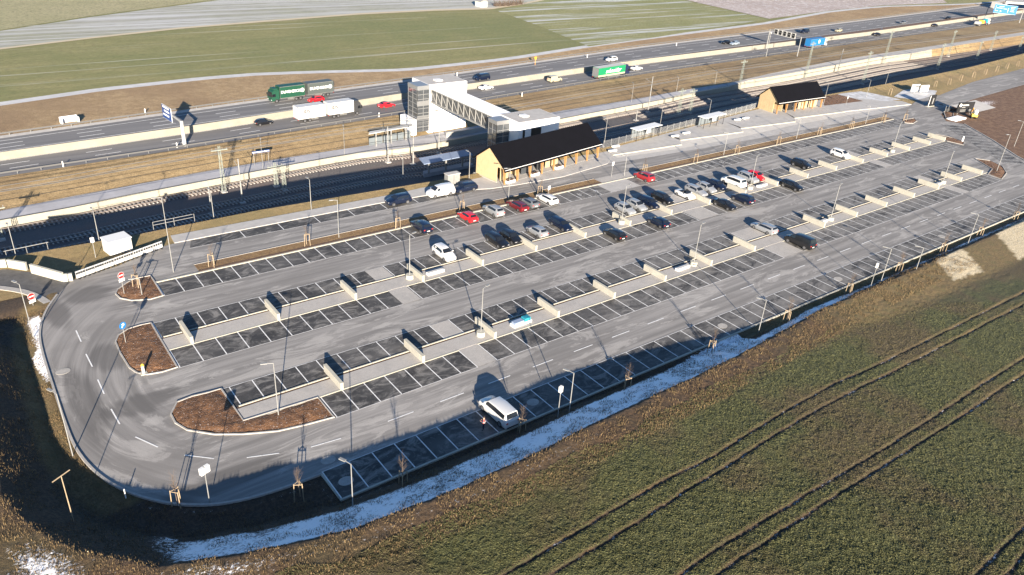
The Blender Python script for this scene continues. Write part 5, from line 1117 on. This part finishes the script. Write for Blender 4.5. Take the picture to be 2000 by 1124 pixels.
p = g(281, 730); r = tag(empty('bollard', p), 'white and yellow bollard at the edge of a soil island', 'bollard'); MB().tube((0, 0, 0), (0, 0, 1.0), .16, .14, 10).build('shaft', MATS['white'], r); MB().tube((0, 0, 1.0), (0, 0, 1.25), .17, .12, 10).build('cap', MATS['yellow'], r); MB().box(-.35, .35, -.35, .35, -.05, .12).build('foot', MATS['concrete_pale'], r)
p = g(1879, 277); r = tag(empty('bollard', p), 'small white bollard at the tip of the far soil island', 'bollard'); MB().tube((0, 0, 0), (0, 0, 1.2), .25, .2, 10).build('shaft', MATS['white'], r); MB().tube((0, 0, 1.2), (0, 0, 1.35), .2, .1, 10).build('cap', MATS['white'], r)
for px, py, h, lab in ((1070, 392, 2.8, 'slim white parking sign post in front of the long pavilion'), (1194, 345, 3.0, 'slim white sign post by the crossing near a red people carrier'), (1652, 206, 2.6, 'slim white stop sign post on the bus platform beyond the short pavilion')):
    p = g(px, py, .1); r = tag(empty('sign_post', p, .2), lab, 'sign'); MB().tube((0, 0, -.1), (0, 0, h), .04, .04, 6).build('pole', MATS['galv'], r); MB().box(-.32, .32, -.06, -.03, h-.75, h).build('plate', MATS['white'], r)
def board(px, py, w, h, legs, m, label, rz, z=0., name='info_board', marks=(), base=None):
    p = g(px, py, z); r = tag(empty(name, p, rz), label, 'sign'); b_ = MB().box(-w/2, w/2, -.12, .12, legs, legs+h).build('panel', MATS[m], r)
    if legs > .1:
        for s in (-1, 1): MB().tube((s*w*.4, 0, -.1), (s*w*.4, 0, legs+.1), .07, .07, 6).build('leg', MATS['galv'], r)
    for kind, x, zz, s1, s2, mm in marks:
        if kind == 'disc': o = obj('emblem', MB().tube((x, -.125, zz), (x, -.135, zz), s1, s1, 18).mesh('emblem', MATS[mm]), b_)
        elif kind == 'bar': o = MB().box(x-s1/2, x+s1/2, -.135, -.122, zz-s2/2, zz+s2/2).build('text_line', MATS[mm], b_)
    if base: MB().box(-w/2-.3, w/2+.3, -.4, .4, 0, .15).build('base', MATS[base], r)
    return r
board(1881, 224, 6.0, 3.0, .5, 'black', 'large dark notice board with a white round emblem by the entrance', -.28, marks=(('disc', -2.2, 2.7, .45, 0, 'white'), ('bar', -.3, 2.65, 2.4, .28, 'white'), ('bar', -.9, 2.05, 1.4, .2, 'galv'), ('bar', .2, 1.35, 4.2, .16, 'galv'), ('bar', .2, 1.0, 4.2, .16, 'galv')))
board(1817, 208, 3.0, 3.3, .0, 'black', 'dark upright information stele with pale print by the snowy yard', -.1, name='information_stele', marks=(('bar', .35, 1.5, .5, 1.7, 'galv'), ('bar', -1.35, 1.6, .25, 3.2, 'white')), base='concrete_pale')
board(1785, 181, 3.2, 2.1, .4, 'white', 'white site board with a dark picture beside the snowy yard', -.25, name='site_board', marks=(('bar', .35, 1.75, 1.7, .45, 'dark_steel'), ('bar', .2, 1.15, 1.5, .25, 'galv')))
board(1803, 182, 3.4, 2.0, .4, 'white', 'plain white site board standing next to the one with a picture', -.22, name='site_board', marks=(('bar', -1.2, 1.3, .5, .6, 'galv'),))
p = g(1866, 219); r = tag(empty('barrier_fence', p, -.25), 'low dark mesh fence panel on pale posts by the entrance', 'fence'); MB().box(-4.2, .0, -.03, .03, .3, 1.1).build('panel', MATS['dark_steel'], r)
for x in (-4.3, -3.2, .1): MB().tube((x, 0, 0), (x, 0, 1.9), .05, .05, 5).build('post', MATS['galv'], r)
# small yellow excavator
p = g(1901, 231); r = tag(empty('mini_excavator', p, .6), 'small yellow excavator with white cab on the brown earth', 'excavator')
for s in (-.55, .55): MB().side([(-1, .1), (-.8, 0), (.8, 0), (1, .1), (1, .4), (.8, .5), (-.8, .5), (-1, .4)], s-.2, s+.2).build('track', MATS['rubber'], r)
MB().box(-.9, .6, -.7, .7, .55, 1.2).build('body', MATS['yellow'], r); c_ = MB().box(-.3, .6, -.65, .1, 1.2, 2.3).build('cab', MATS['white'], r); MB().box(.6, .62, -.6, .05, 1.3, 2.15).build('cab_window', MATS['glass_dark'], c_)
MB().tube((.6, .3, 1.1), (1.9, .3, 2.3), .14, .11, 6).tube((1.9, .3, 2.3), (2.7, .3, 1.1), .11, .08, 6).build('boom', MATS['orange'], r); MB().side([(2.5, 1.1), (2.9, 1.1), (3.0, .6), (2.5, .5)], .0, .6).build('bucket', MATS['dark_steel'], r)
p = g(1868, 233); tag(MB().box(p.x-3, p.x+3, p.y-1.2, p.y+1.2, 0, .35).build('snow_heap', MATS['snow']), 'low heap of shaded snow in front of the dark notice board', 'snow heap')
# ================================================================ motorway furniture
def guard(pl, dy, label):
    P = [p+Vector((0, dy, 0)) for p in pl if -12 < p.x < 620]; r = tag(empty('guard_rail', P[0]), label, 'guard rail'); M0 = Matrix.Translation(-P[0]); mb = MB(); A_ = [p+Vector((0, 0, .45)) for p in P]; B_ = [p+Vector((0, 0, .78)) for p in P]; mb.strip(A_, B_); mb.strip([p+Vector((0, .12, .62)) for p in P], B_); mb.strip(A_, [p+Vector((0, .12, .62)) for p in P])
    o = mb.build('rail', mat('guard_steel', (.085, .085, .085), .7, .1), r); o.matrix_parent_inverse = M0; cum = 0; nx_ = 0; mb = MB()
    for p, q_ in zip(P[:-1], P[1:]):
        L_ = (q_-p).length
        while nx_ < cum+L_: c_ = p.lerp(q_, (nx_-cum)/L_); mb.box(c_.x-.05, c_.x+.05, c_.y+.12, c_.y+.2, c_.z-.2, c_.z+.7); nx_ += 4
        cum += L_
    o = mb.build('posts', MATS['steel'], r); o.matrix_parent_inverse = M0; stuff(o)
guard(MNEAR, .35, 'steel guard rail between the motorway and the railway embankment'); guard(VER, -.5, 'steel guard rail along the far shoulder of the motorway')
zz = ZM; B_, h = hgt((361, 285), (350, 237), zz); r = tag(empty('cantilever_sign', B_, .1), 'thick white cantilever post holding a blue direction sign over the motorway', 'road sign')
MB().tube((0, 0, -.2), (0, 0, h), .42, .34, 10).build('post', MATS['off_white'], r, True, 40); e_ = Vector((-.2, 7.4, h+.35)); MB().tube((0, 0, h-.2), e_, .26, .2, 8).build('arm', MATS['galv'], r)
s_ = MB().box(-.5, -.35, 4.4, 9.2, h-1.3, h+1.6).build('sign_panel', MATS['sign_blue'], r); MB().box(-.44, -.30, 4.3, 9.3, h-1.4, h+1.7).build('sign_back', MATS['off_white'], r)
for k, (y, z, w) in enumerate(((6.9, h+1.3, 3.4), (6.6, h+.5, 2.8), (7.1, h-.4, 3.2))): MB().box(-.53, -.505, y-w/2, y+w/2, z-.2, z+.2).build('text_line', MATS['white'], s_)
# variable message gantry
zg = ZM+6.4; q0, q1 = g(1553, 77, zg), g(1511, 66.5, zg); dv = (q1-q0); foot = q0-dv*.25; r = tag(empty('matrix_gantry', (foot.x, foot.y, ZM)), 'gantry with five dark matrix panels over the far carriageway', 'gantry'); M0 = Matrix.Translation((-foot.x, -foot.y, -ZM))
def MG(o): o.matrix_parent_inverse = M0; return o
for p in (foot, q1+dv*.2): MG(MB().tube((p.x, p.y, ZM-.2), (p.x, p.y, zg+1.4), .2, .18, 8).build('post', MATS['galv'], r))
MG(MB().tube((foot.x, foot.y, zg+1.2), tuple((q1+dv*.2).xy)+(zg+1.2,), .16, .16, 6).build('beam', MATS['galv'], r)); an = math.atan2(dv.y, dv.x); Ls = dv.xy.length
for k in range(5):
    c_ = q0+dv*((k+.5)/5); Mk = M0 @ Matrix.Translation((c_.x, c_.y, zg)) @ Matrix.Rotation(an, 4, 'Z'); w = Ls/5*.86
    o = MB().box(-w/2, w/2, -.1, .1, 0, 2.1).build('panel_frame', MATS['off_white'], r); o.matrix_parent_inverse = Mk
    for s in (-1, 1): MB().box(-w/2+.25, w/2-.25, s*.115-.01, s*.115+.01, .22, 1.88).build('screen', MATS['black'], o)
p = g(1496, 111, ZM); r = tag(empty('camera_mast', p), 'slender grey mast on the motorway edge before the matrix gantry', 'mast'); MB().tube((0, 0, -.2), (0, 0, 9), .13, .09, 8).build('pole', MATS['galv'], r); MB().box(-.3, .3, -.2, .2, 8.8, 9.2).build('camera_box', MATS['off_white'], r)
# blue sign bridge
pA, pB = g(1922, 40, ZF), g(1990, 46, ZM); r = tag(empty('sign_gantry', pB), 'gantry with a large blue direction sign with white lettering over the motorway', 'gantry'); M0 = Matrix.Translation(-pB); hz_ = ZM+8.2
for p in (pA, pB): o = MB().tube((p.x, p.y, ZM-.2), (p.x, p.y, hz_), .3, .25, 8).build('post', MATS['galv'], r); o.matrix_parent_inverse = M0
o = MB().tube((pA.x, pA.y, hz_-.3), (pB.x, pB.y, hz_-.3), .25, .25, 6).build('beam', MATS['galv'], r); o.matrix_parent_inverse = M0
sa, sb = g(1939, 25, ZM+6.6), g(1983, 30, ZM+6.6); an = math.atan2(sb.y-sa.y, sb.x-sa.x); Ls = (sb-sa).length; Ms = M0 @ Matrix.Translation(sa) @ Matrix.Rotation(an, 4, 'Z')
o = MB().box(0, Ls, -.12, .12, 0, 4.6).build('sign_panel', MATS['sign_cyan'], r); o.matrix_parent_inverse = Ms; o2 = o
for x0, x1, z, t in ((.02, .98, 4.5, .08), (.02, .98, .1, .08), (.2, .42, 3.5, .2), (.1, .36, 2.7, .18), (.4, .56, 2.5, .18), (.08, .2, 1.2, .2), (.28, .34, 1.2, .4), (.70, .92, 3.7, .14), (.72, .88, 3.0, .16), (.72, .86, 2.3, .16), (.72, .9, 1.5, .16), (.61, .63, 2.0, 2.2), (.06, .07, 2.4, 3.0)): MB().box(x0*Ls, x1*Ls, -.15, -.125, z-t/2, z+t/2).build('text_line', MATS['white'], o2)
# concrete pocket on the far verge, marker posts, orange sign
a_ = g(122, 245, ZF); r = tag(empty('verge_culvert', a_, .15), 'small white concrete culvert mouth on the far motorway verge', 'culvert'); MB().box(0, 3.6, 1.2, 1.45, -.3, 1.5).build('head_wall', MATS['white_render'], r)
for x in (0, 3.4): MB().box(x, x+.22, 0, 1.2, -.3, 1.3).build('wing_wall', MATS['white_render'], r)
for px, py in ((123, 325), (345, 288), (739, 228), (1018, 188)): p = g(px, py, ZM); tag(MB().prism([(p.x-.1, p.y-.4), (p.x+.1, p.y-.4), (p.x+.1, p.y-.25), (p.x-.1, p.y-.25)], ZM-.2, ZM+1.1).build('delineator', MATS['white']), 'white delineator post beside the near motorway guard rail', 'post', 'delineator posts')
for px, py in ((284, 222), (893, 149), (1147, 113), (1321, 90)): p = g(px, py, ZF); tag(MB().prism([(p.x-.12, p.y), (p.x+.12, p.y), (p.x+.12, p.y+.15), (p.x-.12, p.y+.15)], ZF-.2, ZF+1.1).build('delineator', MATS['white']), 'white delineator post on the far motorway shoulder', 'post', 'delineator posts')
p = g(1045, 127, ZF); r = tag(empty('marker_sign', p), 'small orange gas marker sign on the far verge', 'sign'); MB().tube((0, 0, -.2), (0, 0, 1.8), .06, .06, 5).build('pole', MATS['orange'], r); MB().side([(-.5, 2.6), (.5, 2.6), (.2, 1.7), (-.2, 1.7)], -.1, .1).build('plate', MATS['orange'], r)
# leafless bushes and a low shed on the far farm track; overpass end
p = g(958, 14, ZFIELD); r = tag(empty('far_shed', p, .1), 'low pale shed among bare bushes beside the farm track', 'shed'); MB().box(-6, -2, 0, 4, 0, 2.5).build('body', MATS['off_white'], r); MB().side([(-6.3, 2.5), (-1.7, 2.5), (-4, 3.6)], -.2, 4.2).build('roof', MATS['galv'], r)
for k in range(7):
    p = g(968+k*8, 13-.4*k*k*.25, ZFIELD); r = tag(empty('bare_bush', p), 'bare brown bush in the hedge beside the farm track', 'bush', 'bare bushes by the farm track'); mb = MB(); rr = random.Random(k)
    for _ in range(90):
        a_, e_, l = rr.uniform(0, 6.28), rr.uniform(.4, 1.5), rr.uniform(1.2, 3.4); mb.tube((rr.uniform(-.8, .8), rr.uniform(-.8, .8), 0), (math.cos(a_)*math.cos(e_)*l*1.2, math.sin(a_)*math.cos(e_)*l*1.2, math.sin(e_)*l), .07, .02, 3, False)
    mb.build('branches', MATS['bark'], r)
pp = [g(p[0], p[1], ZF+5) for p in ((1965, 4), (2100, 12), (2100, 6), (1965, -2))]; r = tag(empty('overpass', pp[0]), 'pale concrete road overpass crossing behind the blue direction sign', 'bridge'); o = MB().prism([(p.x, p.y) for p in pp], ZF+4.0, ZF+5.2).build('deck', MATS['concrete_grey'], r); o.matrix_parent_inverse = Matrix.Translation(-pp[0])
o = MB().box(pp[0].x+1, pp[0].x+3, pp[0].y, pp[3].y, ZFIELD-.5, ZF+4.0).build('pier', MATS['concrete_grey'], r); o.matrix_parent_inverse = Matrix.Translation(-pp[0])
# ================================================================ things lying about the paved strips
for k, (x, y) in enumerate(((52.6, 83.6), (86.0, 66.3), (123.0, 66.4), (128.4, 83.7), (164.2, 66.2))):
    r = tag(empty('concrete_bench', (x, y, .055), .03), 'long white concrete bench block lying on the paved strip beside a lamp drum', 'bench', 'white bench blocks'); MB().box(-1.4, 1.4, -.3, .3, 0, .38).build('block', MATS['white'], r); MB().box(-1.3, 1.3, -.24, .24, .38, .41).build('seat_top', MATS['off_white'], r)
p = g(1015, 631, .05); r = tag(empty('pallet_load', (p.x, 66.0, .055), .05), 'white and turquoise bundle of building parts lying on the paved strip', 'bundle'); MB().box(-1.5, 1.5, -.45, .45, .0, .35).build('base', MATS['white'], r); MB().box(-1.3, .2, -.35, .35, .35, .62).build('bundle', MATS['canopy_blue'], r); MB().box(.35, 1.3, -.4, .4, .35, .8).build('turquoise_box', MATS['teal'], r); MB().tube((1.3, .3, .3), (1.6, .3, 1.1), .03, .03, 5).build('strap', MATS['dark_steel'], r)
# wheelchair symbols in the bays by the pavilion
for px in (1117, 1150, 1310, 1338, 1366, 1398):
    p = g(px, 374-(px-1117)*.215); c_ = text_mesh('&', 1.3, MATS['paint']); c_.name = 'bay_symbol'
    mb = MB(); a0 = 0
    for j in range(14):
        t0, t1 = -2.6+j*.3, -2.6+(j+1)*.3; mb.quad(*[(rr_*math.cos(t_), rr_*math.sin(t_), 0) for rr_, t_ in ((.32, t0), (.42, t0), (.42, t1), (.32, t1))])
    mb.box(-.06, .06, -.05, .75, 0, .002).box(-.02, .42, .28, .38, 0, .002); o = mb.build('bay_symbol', MATS['paint'], lot); o.location = (p.x, 97.3, ZL)
    bpy.data.meshes.remove(c_)
# ================================================================ the person by the white van
def person(loc, rz, label):
    J = {'pel': (0, 0, .95), 'sp': (0, 0, 1.15), 'ch': (0, .01, 1.35), 'nk': (0, 0, 1.52), 'hd': (.02, 0, 1.62), 'ht': (.02, 0, 1.75)}
    ed = [('pel', 'sp'), ('sp', 'ch'), ('ch', 'nk'), ('nk', 'hd'), ('hd', 'ht')]; R_ = {'pel': .155, 'sp': .14, 'ch': .165, 'nk': .062, 'hd': .10, 'ht': .075}
    for s, t in ((1, 'l'), (-1, 'r')):
        J.update({'sh'+t: (0, s*.19, 1.42), 'el'+t: (.06, s*.27, 1.15), 'wr'+t: (.28, s*.13, 1.22), 'hp'+t: (0, s*.10, .90), 'kn'+t: (.03, s*.11, .50), 'an'+t: (-.01, s*.12, .09), 'to'+t: (.15, s*.13, .04)})
        R_.update({'sh'+t: .075, 'el'+t: .055, 'wr'+t: .035, 'hp'+t: .095, 'kn'+t: .065, 'an'+t: .045, 'to'+t: .04}); ed += [('ch', 'sh'+t), ('sh'+t, 'el'+t), ('el'+t, 'wr'+t), ('pel', 'hp'+t), ('hp'+t, 'kn'+t), ('kn'+t, 'an'+t), ('an'+t, 'to'+t)]
        for f in range(5):                        # fingers round the hand-held controller
            k = 'f%d%s' % (f, t); a_ = J['wr'+t]; J[k] = (a_[0]+.05+.012*(2-abs(f-2)), a_[1]-s*.02+s*(.018*(f-2)), a_[2]+.02); J[k+'t'] = (J[k][0]+.045, J[k][1]-s*.02, J[k][2]-.03); R_[k] = .010; R_[k+'t'] = .008; ed += [('wr'+t, k), (k, k+'t')]
    names = list(J); me = bpy.data.meshes.new('person_body'); me.from_pydata([J[k] for k in names], [(names.index(a_), names.index(b_)) for a_, b_ in ed], []); o = obj('person', me)
    md = o.modifiers.new('skin', 'SKIN'); md.use_smooth_shade = True
    for i, k in enumerate(names): me.skin_vertices[0].data[i].radius = (R_[k], R_[k]); me.skin_vertices[0].data[i].use_root = (k == 'pel')
    o.modifiers.new('sub', 'SUBSURF').levels = 1
    dg = bpy.context.evaluated_depsgraph_get(); m2 = bpy.data.meshes.new_from_object(o.evaluated_get(dg)); o.modifiers.clear(); o.data = m2
    m2.materials.clear(); sk, tr = mat('skin', (.45, .28, .20), .6), mat('trousers', (.020, .025, .045), .9); m2.materials.append(sk); m2.materials.append(tr); m2.materials.append(mat('shoes', (.02, .018, .016), .7)); m2.materials.append(mat('red_vest', (.55, .07, .06), .8)); m2.materials.append(mat('dark_sleeve', (.03, .03, .05), .9))
    for f in m2.polygons:
        c_ = f.center; f.material_index = 2 if c_.z < .10 else 1 if c_.z < .98 else 0 if (c_.z > 1.49 or c_.x > .24) else 4 if abs(c_.y) > .2 else 3
    hr = MB()
    for i in range(5):
        for j in range(10): 
            f_ = lambda i, j: (.0+.115*math.cos(i*.32)*math.cos(j*.628)*(1 if math.cos(j*.628) < .3 else .8), .105*math.cos(i*.32)*math.sin(j*.628), 1.655+.125*math.sin(i*.32))
            hr.quad(f_(i, j), f_(i, j+1), f_(i+1, j+1), f_(i+1, j))
    hr.build('hair', mat('hair', (.05, .03, .02), .8), o, True); MB().box(.30, .42, -.13, .13, 1.19, 1.25).build('controller', MATS['dark_steel'], o)
    MB().box(-.17, .19, -.19, .19, 1.10, 1.14).build('reflective_band', MATS['white'], o)
    o.location = loc; o.rotation_euler = (0, 0, rz); return tag(o, label, 'person')
p = g(944, 841); person((p.x, p.y, .012), 2.2, 'person in a red vest and dark trousers standing beside the shaded white van')
